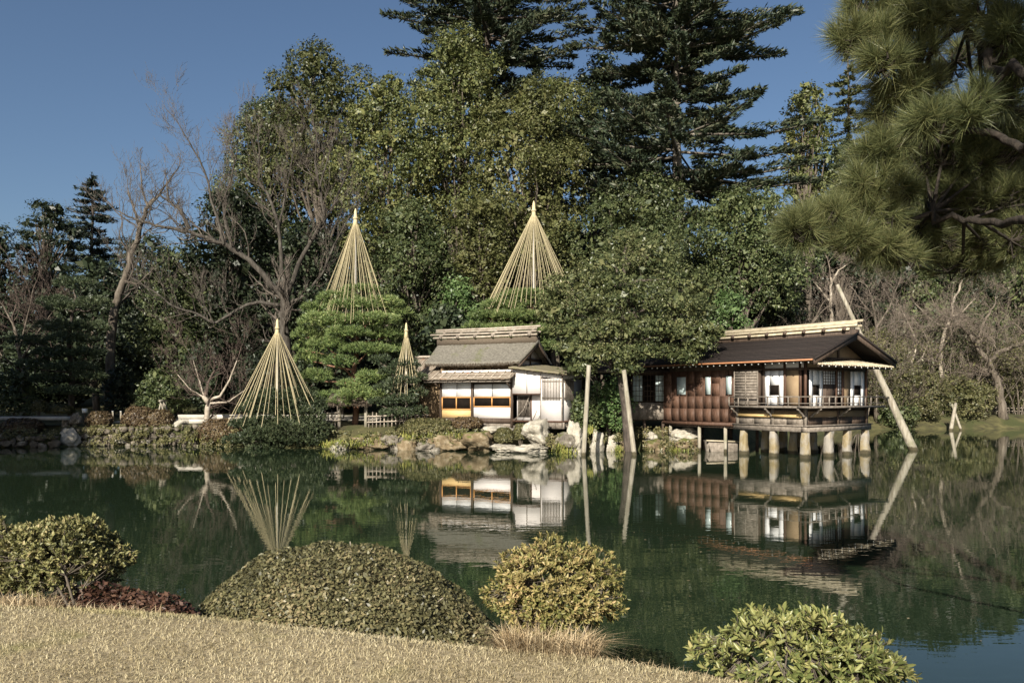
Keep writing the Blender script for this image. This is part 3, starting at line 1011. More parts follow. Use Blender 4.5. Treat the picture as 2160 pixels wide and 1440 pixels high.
# right bay
for k in range(2):
    a = 2.04 + k * 1.10
    tp_('paper_panel', T.box(a, a + 1.06, 0.0, 0.03, 2.72, 3.36), 'paper')
tp_('rail', T.box(2.01, 4.2, -0.02, 0.05, 3.37, 3.43), 'wood_dark')
sash(2.02, 4.20, 2.17, 2.70, 2)
tp_('paper_panel', T.box(2.32, 2.9, 0.01, 0.02, 2.23, 2.65), 'wood_gold')
tp_('plaster_panel', T.box(2.02, 4.20, 0.0, 0.04, 1.59, 2.15), 'plaster')

# pent roof over the front, with battens
pr = tp_('pent_roof', T.grid_slab([(-0.75, -0.78, 3.66), (4.55, -0.78, 3.66), (4.55, 0.45, 4.22), (-0.75, 0.45, 4.22)], 0.07, 40, 12, 0.012, 3), 'batten_roof')
for k in range(11):
    s = -0.62 + k * 0.505
    tp_('batten', Acc().tube([T.p(s, -0.80, 3.68), T.p(s, 0.42, 4.245)], 0.028, 6), 'bamboo_grey', pr)
for k in range(2):
    v, z = (-0.35, 3.885) if k else (-0.76, 3.70)
    tp_('batten', Acc().tube([T.p(-0.78, v, z), T.p(4.58, v, z)], 0.024, 6), 'bamboo_grey', pr)
for k in range(12):
    s = -0.6 + k * 0.46
    tp_('rafter', T.slab([(s, -0.74, 3.58), (s + 0.05, -0.74, 3.58), (s + 0.05, 0.4, 4.115), (s, 0.4, 4.115)], 0.06), 'wood_dark', pr)
tp_('pent_beam', T.box(-0.7, 4.5, -0.66, -0.58, 3.46, 3.54), 'wood_grey')
for s in (0.0, 4.27):
    tp_('bracket', T.slab([(s - 0.03, -0.6, 3.46), (s + 0.03, -0.6, 3.46), (s + 0.03, 0.0, 3.1), (s - 0.03, 0.0, 3.1)], 0.07), 'wood_dark')

# upper wall and the thatched roof
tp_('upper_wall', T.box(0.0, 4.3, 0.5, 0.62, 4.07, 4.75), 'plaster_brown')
VR, ZR, ZE, VE = 2.0, 5.78, 4.52, -0.15
gable = Acc().prism(np.array([T.p(4.36, 0.55, 4.0), T.p(4.36, 3.6, 4.0), T.p(4.36, 3.6, 4.75), T.p(4.36, VR, 5.6), T.p(4.36, 0.55, 4.75)]),
                    np.array([T.p(4.26, 0.55, 4.0), T.p(4.26, 3.6, 4.0), T.p(4.26, 3.6, 4.75), T.p(4.26, VR, 5.6), T.p(4.26, 0.55, 4.75)]))
gw = tp_('gable_wall', gable, 'plaster')
tp_('gable_post', T.box(4.362, 4.43, VR - 0.05, VR + 0.05, 4.4, 5.5), 'wood_dark', gw)
tp_('gable_beam', T.box(4.364, 4.44, 0.5, 3.7, 4.62, 4.76), 'wood_dark', gw)


def thatch_slope(v_e, sgn):
    n, m = 60, 22
    I, J = np.meshgrid(np.linspace(0, 1, n), np.linspace(0, 1, m), indexing="ij")
    s = (-0.95 - 0.35 * J) + ((4.75 + 0.15 * J) - (-0.95 - 0.35 * J)) * I
    v = v_e + (VR - v_e) * J
    z = ZE + (ZR - ZE) * (J ** 1.12) + 0.05 * (2 * I - 1) ** 2 * (1 - J)
    rg = np.random.default_rng(11)
    z = z + rg.normal(0, 0.012, z.shape)
    top = np.stack([s, v, z], -1).reshape(-1, 3)
    th_ = np.where(J < 0.02, 0.16, 0.2).reshape(-1)
    Tt = np.array([T.p(*q) for q in top])
    Bt = Tt - UP * th_[:, None]
    g = np.arange(n * m).reshape(n, m)
    q = np.stack([g[:-1, :-1], g[1:, :-1], g[1:, 1:], g[:-1, 1:]], -1).reshape(-1, 4)
    rim = np.concatenate([g[:, 0], g[-1, 1:], g[::-1, -1][1:], g[0, ::-1][1:-1]])
    r2 = np.roll(rim, -1)
    N = n * m
    return Acc().add(np.vstack([Tt, Bt]), [q, q[:, ::-1] + N, np.stack([r2, rim, rim + N, r2 + N], 1)])


rf = tp_('roof', thatch_slope(VE, 1), 'thatch')
tp_('back_slope', thatch_slope(2 * VR - VE, -1), 'thatch', rf)
# ragged thatch ends along the eave
rg = np.random.default_rng(5)
k = 700
s = rg.uniform(-0.93, 4.73, k)
bl = np.array([T.p(a, VE - 0.01, ZE - 0.02 + 0.05 * ((a - 1.9) / 2.85) ** 2 - rg.uniform(0.02, 0.15)) for a in s])
tp_('eave_straw', Acc().segs(bl, bl + np.stack([rg.normal(0, 0.02, k), -rg.uniform(0.0, 0.04, k), -rg.uniform(0.03, 0.1, k)], 1), np.full(k, 0.013), np.full(k, 0.006), 3), 'thatch_edge', rf, kind='stuff')
for s_ in (4.70, -0.98):      # barge boards along the verge
    tp_('barge_board', T.slab([(s_, VE + 0.02, ZE - 0.17), (s_ + 0.06, VE + 0.02, ZE - 0.17), (s_ + 0.2, VR, ZR - 0.23), (s_ + 0.14, VR, ZR - 0.23)], 0.13), 'wood_dark', rf)
    tp_('barge_board', T.slab([(s_, 2 * VR - VE, ZE - 0.17), (s_ + 0.06, 2 * VR - VE, ZE - 0.17), (s_ + 0.2, VR, ZR - 0.23), (s_ + 0.14, VR, ZR - 0.23)], 0.13), 'wood_dark', rf)
# ridge: a box of bark, long poles and cross logs
rd = tp_('ridge', T.box(-1.3, 4.85, VR - 0.28, VR + 0.28, 5.60, 5.93), 'thatch_edge')
for v, z, r, s0, s1 in ((-0.33, 6.02, 0.055, -1.5, 4.95), (-0.30, 6.20, 0.055, -1.7, 4.9), (0.0, 6.48, 0.06, -1.5, 5.0), (-0.12, 6.36, 0.05, -1.45, 4.85), (0.3, 6.2, 0.055, -1.5, 4.9)):
    tp_('ridge_pole', Acc().tube([T.p(s0, VR + v, z), T.p((s0 + s1) / 2, VR + v, z - 0.02), T.p(s1, VR + v, z + 0.01)], r, 8), 'bamboo_grey', rd)
for k in range(6):
    s = -1.0 + k * 1.1
    tp_('cross_log', Acc().tube([T.p(s, VR - 0.46, 5.98), T.p(s + 0.14, VR, 6.37), T.p(s + 0.2, VR + 0.1, 6.41)], 0.075, 7), 'wood_grey', rd)
    tp_('cross_log', Acc().tube([T.p(s, VR - 0.44, 6.06), T.p(s, VR - 0.2, 6.12)], 0.085, 7), 'wood_grey', rd)

# white room at the right end: a bay above, a recess below, its wall and side wall
W0, W1, W2, W3 = 4.36, 5.18, 5.95, 7.12
bay = [(W0, 2.87), (W2 - 0.02, 2.87), (W2 - 0.02, 3.94), (W0, 4.14)]
tp_('bay_wall', Acc().prism(np.array([T.p(a, -0.12, z) for a, z in bay]), np.array([T.p(a, 0.5, z) for a, z in bay])), 'plaster')
tp_('bay_post', T.box(W1 - 0.02, W1 + 0.02, -0.14, -0.1, 2.87, 4.02), 'wood_grey')
tp_('bay_rail', T.box(W0, W2, -0.15, 0.48, 2.81, 2.872), 'wood_red')
tp_('recess_wall', T.box(W0, W2 - 0.02, 0.42, 0.52, 1.5, 2.81), 'plaster')
tp_('recess_post', T.box(W1 - 0.03, W1 + 0.03, 0.36, 0.415, 1.5, 2.81), 'wood_red')
lt = tp_('lattice_window', T.box(W0 + 0.06, W1 - 0.06, 0.39, 0.416, 1.66, 2.74), 'interior_shade')
for k in range(9):
    s = W0 + 0.1 + k * 0.078
    tp_('slat', T.box(s, s + 0.028, 0.35, 0.386, 1.66, 2.74), 'wood_grey', lt)
ww = tp_('room_wall', T.box(W2, W3, -0.12, 2.6, 1.5, 3.6), 'plaster')
tp_('room_wall_upper', T.slab([(W2, -0.12, 3.92), (W3, -0.12, 3.77), (W3, 2.6, 3.92), (W2, 2.6, 4.05)], 0.2), 'plaster')
tp_('corner_post', T.box(W3 - 0.03, W3 + 0.025, -0.145, -0.08, 1.2, 3.82), 'wood_grey')
tp_('corner_post', T.box(W2 - 0.025, W2 + 0.012, -0.14, -0.1, 1.5, 3.9), 'wood_grey')
tp_('corner_post', T.box(W3 - 0.02, W3 + 0.025, 2.55, 2.62, 1.2, 3.9), 'wood_grey')
tp_('room_sill', T.box(W0, W3 + 0.03, -0.15, 0.0, 1.42, 1.502), 'wood_red')
tp_('room_sill', T.box(W3 - 0.02, W3 + 0.04, 0.0, 2.62, 1.42, 1.502), 'wood_red')
for k in range(4):
    tp_('plank', T.box(W2 - 0.7 + k * 0.5, W2 - 0.22 + k * 0.5, -0.11, -0.06, 1.1, 1.42), 'wood_grey')
tp_('plank', T.box(W3 - 0.03, W3 + 0.02, -0.05, 2.6, 1.27, 1.41), 'wood_grey')
tp_('plank', T.box(W3 - 0.03, W3 + 0.02, -0.05, 2.6, 1.1, 1.255), 'wood_grey')
# barred window round the corner of the white room
wd = tp_('barred_window', T.box(W2 + 0.1, W3 - 0.08, -0.125, -0.121, 2.55, 3.55), 'plaster')
for k in range(12):
    s = W2 + 0.12 + k * 0.083
    tp_('slat', T.box(s, s + 0.03, -0.2, -0.165, 2.52, 3.58), 'wood_grey', wd)
for z in (2.63, 3.46):
    tp_('slat_rail', T.box(W2 + 0.08, W3 - 0.02, -0.164, -0.13, z, z + 0.045), 'wood_grey', wd)
wd = tp_('side_window', T.box(W3 + 0.001, W3 + 0.005, 0.1, 1.3, 2.55, 3.55), 'plaster')
for k in range(9):
    v = 0.1 + k * 0.14
    tp_('slat', T.box(W3 + 0.05, W3 + 0.085, v, v + 0.035, 2.52, 3.58), 'wood_grey', wd)
for z in (2.63, 3.46):
    tp_('slat_rail', T.box(W3 + 0.012, W3 + 0.049, 0.05, 1.32, z, z + 0.045), 'wood_grey', wd)
mr = tp_('room_roof', T.grid_slab([(W0 - 0.05, -0.5, 4.26), (W3 + 0.38, -0.5, 3.86), (W3 + 0.38, 2.9, 4.08), (W0 - 0.05, 2.9, 4.5)], 0.09, 30, 30, 0.016, 8), 'moss_roof')
for k in range(8):
    s = W0 + 0.1 + k * 0.4
    z = 4.26 - 0.4 * (s - W0 + 0.05) / (W3 - W0 + 0.43) - 0.09
    tp_('rafter', T.slab([(s, -0.46, z), (s + 0.05, -0.46, z), (s + 0.05, 2.5, z + 0.19), (s, 2.5, z + 0.19)], 0.06), 'wood_dark', mr)
# downpipe-like rods in front of the bay
for a, b, c in (((4.5, -0.2, 1.5), (4.95, -0.05, 2.05), (5.15, 0.2, 2.7)), ((5.3, -0.16, 1.2), (5.6, -0.12, 1.7), (5.72, -0.1, 2.0))):
    tp_('branch_rail', Acc().tube([T.p(*a), T.p(*b), T.p(*c)], 0.022, 6), 'wood_grey')

# lower wing to the left, mostly behind the pines
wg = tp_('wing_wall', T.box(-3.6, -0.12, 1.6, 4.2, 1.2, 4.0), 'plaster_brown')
wr = tp_('wing_roof', T.grid_slab([(-4.2, 0.7, 3.85), (-0.98, 0.7, 3.85), (-0.98, 2.3, 4.95), (-4.2, 2.3, 4.95)], 0.1, 20, 12, 0.012, 9), 'batten_roof')
tp_('back_slope', T.slab([(-4.2, 3.9, 3.85), (-0.98, 3.9, 3.85), (-0.98, 2.31, 4.95), (-4.2, 2.31, 4.95)], 0.1), 'batten_roof', wr)
tp_('ridge_pole', Acc().tube([T.p(-4.3, 2.3, 5.02), T.p(-1.0, 2.3, 5.02)], 0.07, 8), 'bamboo_grey', wr)
for k in range(6):
    s = -4.05 + k * 0.58
    tp_('batten', Acc().tube([T.p(s, 0.68, 3.87), T.p(s, 2.28, 4.97)], 0.025, 6), 'bamboo_grey', wr)

# ------------------------------------------------------------------ the pavilion over the water
QC = np.array([12.9, 35.0])
G = Frame(QC, math.atan2(0.6, 0.8))     # s along the right-hand front, v along the left-hand front, both away from the near corner
pv = thing('pond_pavilion', 'dark timber pavilion with brown roof standing on stone pillars over the pond', 'pavilion', G.p(2.5, 1.6, 0.0))


def gp(name, acc, mat, parent=None, **k):
    return part(name, acc, M[mat], parent or pv, **k)


def pillar(s, v, zt, seed, w=0.15, h=-0.4):
    rg = np.random.default_rng(seed)
    zz = np.array([h, 0.1, 0.45, 0.8, zt])
    sc = np.array([1.22, 1.15, 1.05, 1.0, 0.92]) * (1 + rg.normal(0, 0.06, 5))
    ac = Acc()
    V = []
    for z, k in zip(zz, sc):
        o = rg.normal(0, 0.014, 2)
        for a, b in ((-1, -0.9), (-0.9, -1), (0.9, -1), (1, -0.9), (1, 0.9), (0.9, 1), (-0.9, 1), (-1, 0.9)):
            V.append(G.p(s + a * w * k + o[0], v + b * w * k + o[1], z) + rg.normal(0, 0.008, 3))
    i = np.arange(8)
    j = (i + 1) % 8
    F = np.vstack([np.stack([i + 8 * q, j + 8 * q, j + 8 * q + 8, i + 8 * q + 8], 1) for q in range(4)])
    ac.add(V, [F])
    ac.F.setdefault(8, []).append(np.array([[39 - x for x in range(8)][::-1]]))
    return gp('stone_pillar', ac, 'pillar_stone')


n = 0
for s, v in ((0.05, 0.05), (0.05, 1.65), (0.05, 3.3), (1.9, 0.05), (3.42, 0.05), (5.0, 0.05), (1.9, 1.9), (3.5, 1.9), (5.0, 1.9), (1.9, 3.4), (3.6, 3.6), (5.0, 3.6)):
    n += 1
    pillar(s, v, 1.16, 40 + n)
# base beams and the closed lower wall
gp('base_beam', G.box(-0.12, 5.25, -0.12, 0.14, 1.15, 1.40), 'wood_grey')
gp('base_beam', G.box(-0.12, 0.14, 0.14, 3.75, 1.15, 1.40), 'wood_grey')
gp('base_board', G.box(-0.18, 5.31, -0.18, 0.0, 1.40, 1.445), 'wood_grey')
gp('base_board', G.box(-0.18, 0.0, 0.0, 3.8, 1.40, 1.445), 'wood_grey')
gp('floor', G.box(0.0, 5.05, 0.0, 8.2, 2.05, 2.2), 'wood_dark')
for k in range(4):
    gp('plank', G.box(-0.02, 0.05, 0.1 + k * 0.86, 0.93 + k * 0.86, 1.447, 1.78), 'wood_grey')
for k in range(4):
    gp('plank', G.box(0.1 + k * 1.22, 1.28 + k * 1.22, -0.02, 0.05, 1.447, 1.78), 'wood_dark')  # darker wood than the left-hand front: this front's shade put into the colour
gp('gold_beam', G.box(-0.16, 0.06, 0.12, 1.62, 1.782, 1.95), 'wood_gold')
gp('gold_beam', G.box(-0.16, 0.06, 1.72, 3.55, 1.782, 1.95), 'wood_gold')
gp('lower_plaster', G.box(0.0, 0.08, 0.1, 3.55, 1.955, 2.2), 'plaster_brown')
gp('lower_plaster', G.box(0.1, 5.0, 0.0, 0.08, 1.785, 2.2), 'plaster_brown')
for s, v in ((0.0, 0.0), (0.0, 1.66), (0.0, 3.6), (2.55, 0.0), (4.98, 0.0)):
    gp('post', G.box(s - 0.07, s + 0.07, v - 0.07, v + 0.07, 1.405, 2.2), 'wood_grey' if s == 0 else 'wood_dark')  # right-hand posts get dark wood too, for the shade on that front
# balcony with its railing
BO = 0.64
bal = gp('balcony', G.box(-BO, 5.55, -BO, 0.0, 2.2, 2.29), 'wood_grey')
gp('balcony_side', G.box(-BO, 0.0, 0.0, 3.6, 2.2, 2.29), 'wood_grey', bal)
rl = gp('railing', G.box(-BO + 0.02, 5.53, -BO + 0.02, -BO + 0.075, 2.68, 2.725), 'wood_grey')
gp('hand_rail', G.box(-BO + 0.02, -BO + 0.075, -BO + 0.08, 3.6, 2.68, 2.725), 'wood_grey', rl)
gp('lower_rail', G.box(-BO + 0.03, 5.5, -BO + 0.03, -BO + 0.065, 2.40, 2.43), 'wood_grey', rl)
gp('lower_rail', G.box(-BO + 0.03, -BO + 0.065, -BO + 0.07, 3.58, 2.40, 2.43), 'wood_grey', rl)
for k in range(12):
    s = -BO + 0.02 + k * 0.495
    gp('baluster', G.box(s, s + 0.05, -BO + 0.022, -BO + 0.07, 2.29, 2.70 if k not in (0, 11) else 2.78), 'wood_grey', rl)
for k in range(1, 9):
    v = -BO + 0.02 + k * 0.53
    gp('baluster', G.box(-BO + 0.022, -BO + 0.07, v, v + 0.05, 2.29, 2.70), 'wood_grey', rl)
for k in range(5):      # carved brackets under the balcony
    s, v, ds, dv = ((0, 0.0, -1, 0.0), (0, 1.66, -1, 0.0), (0, 3.5, -1, 0.0), (2.55, 0, 0.0, -1), (0.25, 0, 0.0, -1))[k]
    pts = [G.p(s + ds * a, v + dv * a, z) for a, z in ((0.05, 1.80), (0.18, 1.86), (0.26, 1.97), (0.42, 2.02), (0.5, 2.12), (0.62, 2.17))]
    gp('bracket', Acc().tube(pts, np.array([0.05, 0.06, 0.045, 0.055, 0.045, 0.05]), 6), 'wood_grey', bal)

# walls over the balcony
ZF, ZL = 2.29, 3.88
for s, v in ((0.0, 0.0), (0.0, 2.15), (0.0, 1.03), (0.02, 0.26), (2.42, 0.0), (2.95, 0.0), (4.98, 0.0)):
    gp('post', G.box(s - 0.055, s + 0.055, v - 0.055, v + 0.055, 2.2, 4.3), 'wood_red' if v < 2 else 'wood_dark')
gp('lintel', G.box(-0.04, 0.045, 0.06, 3.6, ZL, 3.99), 'wood_dark')
gp('lintel', G.box(0.06, 4.92, -0.04, 0.045, ZL, 3.99), 'wood_dark')
gp('upper_plaster', G.box(-0.01, 0.04, 0.06, 2.1, 3.99, 4.34), 'plaster')
gp('upper_plaster', G.box(-0.012, 0.04, 2.2, 8.2, 3.99, 4.34), 'wood_dark')
gp('upper_plaster', G.box(0.06, 4.92, -0.01, 0.04, 3.99, 4.34), 'plaster_brown')
gp('inner_wall', G.box(1.9, 1.96, 0.4, 8.0, 2.2, 4.3), 'interior_shade')
gp('inner_wall', G.box(0.3, 4.9, 2.6, 2.66, 2.2, 4.3), 'interior_shade')
gp('ceiling', G.box(0.02, 4.95, 0.05, 8.2, 4.3, 4.33), 'interior_shade')
gp('end_wall', G.box(4.93, 5.02, 0.06, 8.2, 2.2, 4.3), 'plaster_brown')


def shoji(axis, a0, a1, z0=ZF, z1=ZL, hole=True):
    """a white paper door with a small window painted dark like the unlit room"""
    def bx(p0, p1, d0, d1, q0, q1, ac=None):
        return G.box(p0, p1, d0, d1, q0, q1, ac) if axis == 's' else G.box(d0, d1, p0, p1, q0, q1, ac)
    w = a1 - a0
    h0, h1, zb, zt = a0 + w * 0.27, a0 + w * 0.75, z0 + 0.5, z0 + 0.92
    ac = Acc()
    bx(a0, h0, -0.005, 0.02, z0, z1, ac)
    bx(h1, a1, -0.005, 0.02, z0, z1, ac)
    bx(h0, h1, -0.005, 0.02, z0, zb, ac)
    bx(h0, h1, -0.005, 0.02, zt, z1, ac)
    d = gp('paper_door', ac, 'paper')
    ac = Acc()
    for q in ((h0 - 0.02, h1 + 0.02, zb - 0.025, zb), (h0 - 0.02, h1 + 0.02, zt, zt + 0.025), (h0 - 0.025, h0, zb, zt), (h1, h1 + 0.025, zb, zt)):
        bx(q[0], q[1], -0.015, -0.007, q[2], q[3], ac)
    gp('frame', ac, 'wood_dark', d)
    gp('pane', bx(h0, h1, 0.005, 0.012, zb, zt), 'interior_shade', d)
    return d


def lattice(axis, a0, a1, z0, z1, nx, nz, d=0.0, fr=None, parent=None, back='paper'):
    fr = fr or G
    def bx(p0, p1, d0, d1, q0, q1, ac=None):
        return fr.box(p0, p1, d0, d1, q0, q1, ac) if axis == 's' else fr.box(d0, d1, p0, p1, q0, q1, ac)
    o = part('lattice_door', bx(a0, a1, d + 0.012, d + 0.02, z0, z1), M[back], parent or pv)
    for k in range(nx + 1):
        x = a0 + (a1 - a0 - 0.022) * k / nx
        part('bar', bx(x, x + 0.022, d - 0.012, d + 0.01, z0, z1), M['wood_dark'], o)
    for k in range(nz + 1):
        z = z0 + (z1 - z0 - 0.022) * k / nz
        part('bar', bx(a0, a1, d - 0.02, d - 0.0125, z, z + 0.022), M['wood_dark'], o)
    return o


shoji('v', 1.09, 2.09)
gp('plaster_panel', G.box(0.0, 0.03, 0.32, 0.97, ZF, ZL), 'plaster_brown')
shoji('s', 0.3, 1.33)
lattice('s', 1.36, 2.36, ZF + 0.95, ZL, 5, 5)
gp('wood_panel', G.box(1.36, 2.36, 0.0, 0.03, ZF, ZF + 0.94), 'wood_dark')
lattice('s', 2.48, 2.88, ZF + 0.5, ZL, 2, 6)
gp('plaster_panel', G.box(3.01, 3.62, 0.0, 0.03, ZF, ZL), 'plaster_brown')
shoji('s', 3.64, 4.82)
# shutter box
sb = gp('shutter_box', G.box(-0.34, -0.02, 2.2, 3.55, 2.30, 3.92), 'wood_dark')
for k in range(12):
    gp('slat', G.box(-0.36, -0.342, 2.22, 3.53, 2.34 + k * 0.131, 2.455 + k * 0.131), 'wood_grey', sb)
gp('box_top', G.box(-0.40, 0.0, 2.15, 3.6, 3.92, 3.97), 'wood_dark', sb)
for v in (2.2, 2.86, 3.49):
    gp('stile', G.box(-0.374, -0.361, v, v + 0.06, 2.30, 3.92), 'wood_grey', sb)

# long board wall behind the balcony, on the left-hand front
bw = gp('board_wall', G.box(0.02, 0.1, 3.62, 8.25, 1.36, 4.25), 'wood_red')
rg = np.random.default_rng(77)
WIN = ((3.91, 4.29), (5.16, 5.54), (6.74, 7.38))
for k in range(9):
    v0, v1 = 3.63 + k * 0.514, 3.63 + k * 0.514 + 0.495
    z = 1.5
    while z < 3.95:
        h = 0.62
        hit = any(v0 < b and v1 > a for a, b in WIN) and z < 3.7 and z + h > 2.82
        if not hit:
            gp('plank', G.box(-0.012 - rg.random() * 0.002, 0.018, v0, v1, z, z + h - 0.003), 'wood_red', bw)
        z += h
for k in range(10):
    v = 3.6 + k * 0.514
    gp('batten', G.box(-0.035, -0.0185, v, v + 0.04, 1.45, 4.0), 'wood_red', bw)
for a, b in WIN:
    w_ = gp('window', G.box(-0.03, 0.016, a, b, 2.78, 3.74), 'wood_red', bw)
    gp('pane', G.box(-0.040, -0.032, a + 0.035, b - 0.035, 2.82, 3.70), 'glass', bw)
gp('sill_beam', G.box(-0.1, 0.08, 3.82, 8.3, 1.30, 1.45), 'wood_red')
for v in (4.4, 6.0, 7.9):
    gp('stilt', Acc().tube([G.p(0.1, v, -0.5), G.p(0.1, v, 1.32)], 0.085, 8), 'pole_wood')
    gp('stilt', Acc().tube([G.p(2.6, v, -0.5), G.p(2.6, v, 1.32)], 0.085, 8), 'wood_dark')
gp('floor_joist', G.box(0.02, 5.0, 3.8, 8.2, 1.2, 1.34), 'wood_dark')
gp('end_wall', G.box(0.1, 5.0, 8.2, 8.28, 1.36, 4.3), 'wood_red')

# main roof
SR, ZRg, ZEv, OE, OV, LR = 2.5, 5.52, 4.34, 0.88, 0.92, 8.9
rof = gp('roof', G.grid_slab([(-OE, -OV, ZEv), (SR, -OV, ZRg), (SR, LR, ZRg), (-OE, LR, ZEv)], 0.13, 26, 50, 0.006, 21), 'shingle')
gp('far_slope', G.grid_slab([(SR + 0.002, -OV, ZRg), (5.0 + OE, -OV, ZEv), (5.0 + OE, LR, ZEv), (SR + 0.002, LR, ZRg)], 0.13, 26, 50, 0.006, 22), 'shingle', rof)
# courses of shingles on the near slope
for k in range(16):
    f0, f1 = k / 16, (k + 1) / 16 + 0.01
    s0, s1 = -OE + (SR + OE) * f0, -OE + (SR + OE) * f1
    z0, z1 = ZEv + (ZRg - ZEv) * f0, ZEv + (ZRg - ZEv) * f1
    gp('shingle_course', G.slab([(s0, -OV - 0.01, z0 + 0.045), (s1, -OV - 0.01, z1 + 0.018), (s1, LR, z1 + 0.018), (s0, LR, z0 + 0.045)], 0.03), 'shingle', rof)
gp('eave_edge', G.slab([(-OE - 0.05, -OV, ZEv - 0.03), (-OE - 0.01, -OV, ZEv - 0.02), (-OE - 0.01, LR, ZEv - 0.02), (-OE - 0.05, LR, ZEv - 0.03)], 0.07), 'copper', rof)
for k in range(26):     # rafter ends, painted white
    v = -0.7 + k * 0.36
    r_ = gp('rafter', G.slab([(-OE + 0.06, v, ZEv - 0.115), (0.6, v, ZEv + 0.39), (0.6, v + 0.06, ZEv + 0.39), (-OE + 0.06, v + 0.06, ZEv - 0.115)], 0.075), 'wood_dark', rof)
    gp('rafter_end', G.slab([(-OE + 0.045, v - 0.003, ZEv - 0.125), (-OE + 0.058, v - 0.003, ZEv - 0.12), (-OE + 0.058, v + 0.063, ZEv - 0.12), (-OE + 0.045, v + 0.063, ZEv - 0.125)], 0.07), 'white_paint', rof)
# gable: barge boards, plaster triangle, struts
for sg in (0, 1):
    e = (-OE - 0.02) if sg == 0 else 5.0 + OE + 0.02
    for j, (vv, dz, t_) in enumerate(((-OV - 0.07, 0.03, 0.26), (-OV - 0.12, 0.08, 0.10))):
        q = [(e, vv, ZEv + dz - 0.05), (SR, vv, ZRg + dz), (SR, vv + 0.055, ZRg + dz), (e, vv + 0.055, ZEv + dz - 0.05)]
        gp('barge_board', G.slab(q if sg == 0 else [q[1], q[0], q[3], q[2]], t_), 'wood_dark' if j == 0 else 'shingle', rof)
tri = [(0.0, 4.3), (5.0, 4.3), (SR, 5.38)]
gp('gable_wall', Acc().prism(np.array([G.p(a, -0.03, z) for a, z in tri]), np.array([G.p(a, 0.05, z) for a, z in tri])), 'plaster_brown', rof)
gp('gable_strut', G.box(SR - 0.06, SR + 0.06, -0.09, -0.032, 4.3, 5.3), 'wood_dark', rof)
gp('gable_beam', G.box(0.3, 4.7, -0.1, -0.035, 4.36, 4.48), 'wood_dark', rof)
gp('purlin', G.box(SR - 0.09, SR + 0.09, -OV + 0.05, 0.0, 5.2, 5.36), 'wood_dark', rof)
# small pent roof of pale bamboo under the gable
bp_ = gp('bamboo_pent_roof', G.slab([(-0.55, -1.02, 4.07), (5.6, -1.02, 4.07), (5.6, -0.11, 4.33), (-0.55, -0.11, 4.33)], 0.04), 'wood_dark')
for k in range(29):
    s = -0.52 + k * 0.216
    gp('bamboo_pole', Acc().tube([G.p(s, -1.06, 4.085), G.p(s, -0.12, 4.36)], 0.042, 6), 'bamboo', bp_)
gp('pent_beam', G.box(-0.5, 5.55, -0.95, -0.88, 3.97, 4.05), 'wood_dark', bp_)
for k in range(12):
    s = -0.4 + k * 0.52
    gp('rafter_end', G.box(s, s + 0.05, -1.05, -1.035, 3.99, 4.05), 'white_paint', bp_)
# ridge of pale bamboo and cross logs
rdg = gp('ridge', G.box(SR - 0.2, SR + 0.2, -OV - 0.05, LR, ZRg - 0.12, ZRg + 0.2), 'wood_dark')
for ds, z, v0 in ((-0.26, 5.74, -0.75), (-0.24, 5.90, -1.1), (-0.12, 6.02, -1.05), (0.0, 6.10, -1.25), (0.2, 5.9, -1.1)):
    gp('ridge_pole', Acc().tube([G.p(SR + ds, v0, z), G.p(SR + ds, 3.5, z - 0.015), G.p(SR + ds, LR - 0.3 + 0.2 * ds, z)], 0.06, 8), 'bamboo', rdg)
for k in range(9):
    v = -0.55 + k * 1.02
    gp('cross_log', Acc().tube([G.p(SR - 0.4, v, 5.70), G.p(SR - 0.2, v, 5.86), G.p(SR, v, 5.93)], 0.085, 7), 'wood_dark', rdg)

# corridor that joins the pavilion to the bank, in the tree's shade
K = Frame((5.7, 42.0), 0.0)
co = gp('corridor', K.box(0.0, 2.5, 0.06, 2.4, 1.45, 1.6), 'wood_dark')
gp('corridor_wall', K.box(0.0, 2.4, 0.0, 0.06, 1.5, 2.4), 'wood_grey', co)
for k in range(5):
    gp('plank', K.box(0.02 + k * 0.48, 0.48 + k * 0.48, -0.03, -0.002, 1.52, 2.35), 'wood_grey', co)
for k in range(4):
    lattice('s', 0.05 + k * 0.6, 0.6 + k * 0.6, 2.45, 3.85, 3, 5, 0.0, K, pv, 'interior_shade' if k % 2 == 0 else 'glass')
gp('corridor_wall', K.box(0.0, 2.4, 0.05, 0.1, 3.86, 4.3), 'wood_dark', co)
gp('corridor_back', K.box(0.0, 2.5, 2.3, 2.4, 1.6, 4.3), 'wood_dark', co)
gp('corridor_roof', K.slab([(-1.2, -0.7, 4.1), (2.9, -0.7, 4.1), (2.9, 1.2, 4.85), (-1.2, 1.2, 4.85)], 0.12), 'shingle', co)
gp('corridor_roof', K.slab([(-1.2, 1.21, 4.85), (2.9, 1.21, 4.85), (2.9, 3.1, 4.1), (-1.2, 3.1, 4.1)], 0.12), 'shingle', co)
for s in (0.1, 1.3, 2.3):
    gp('stilt', Acc().tube([K.p(s, 0.15, 0.0), K.p(s, 0.15, 1.5)], 0.08, 8), 'wood_dark', co)

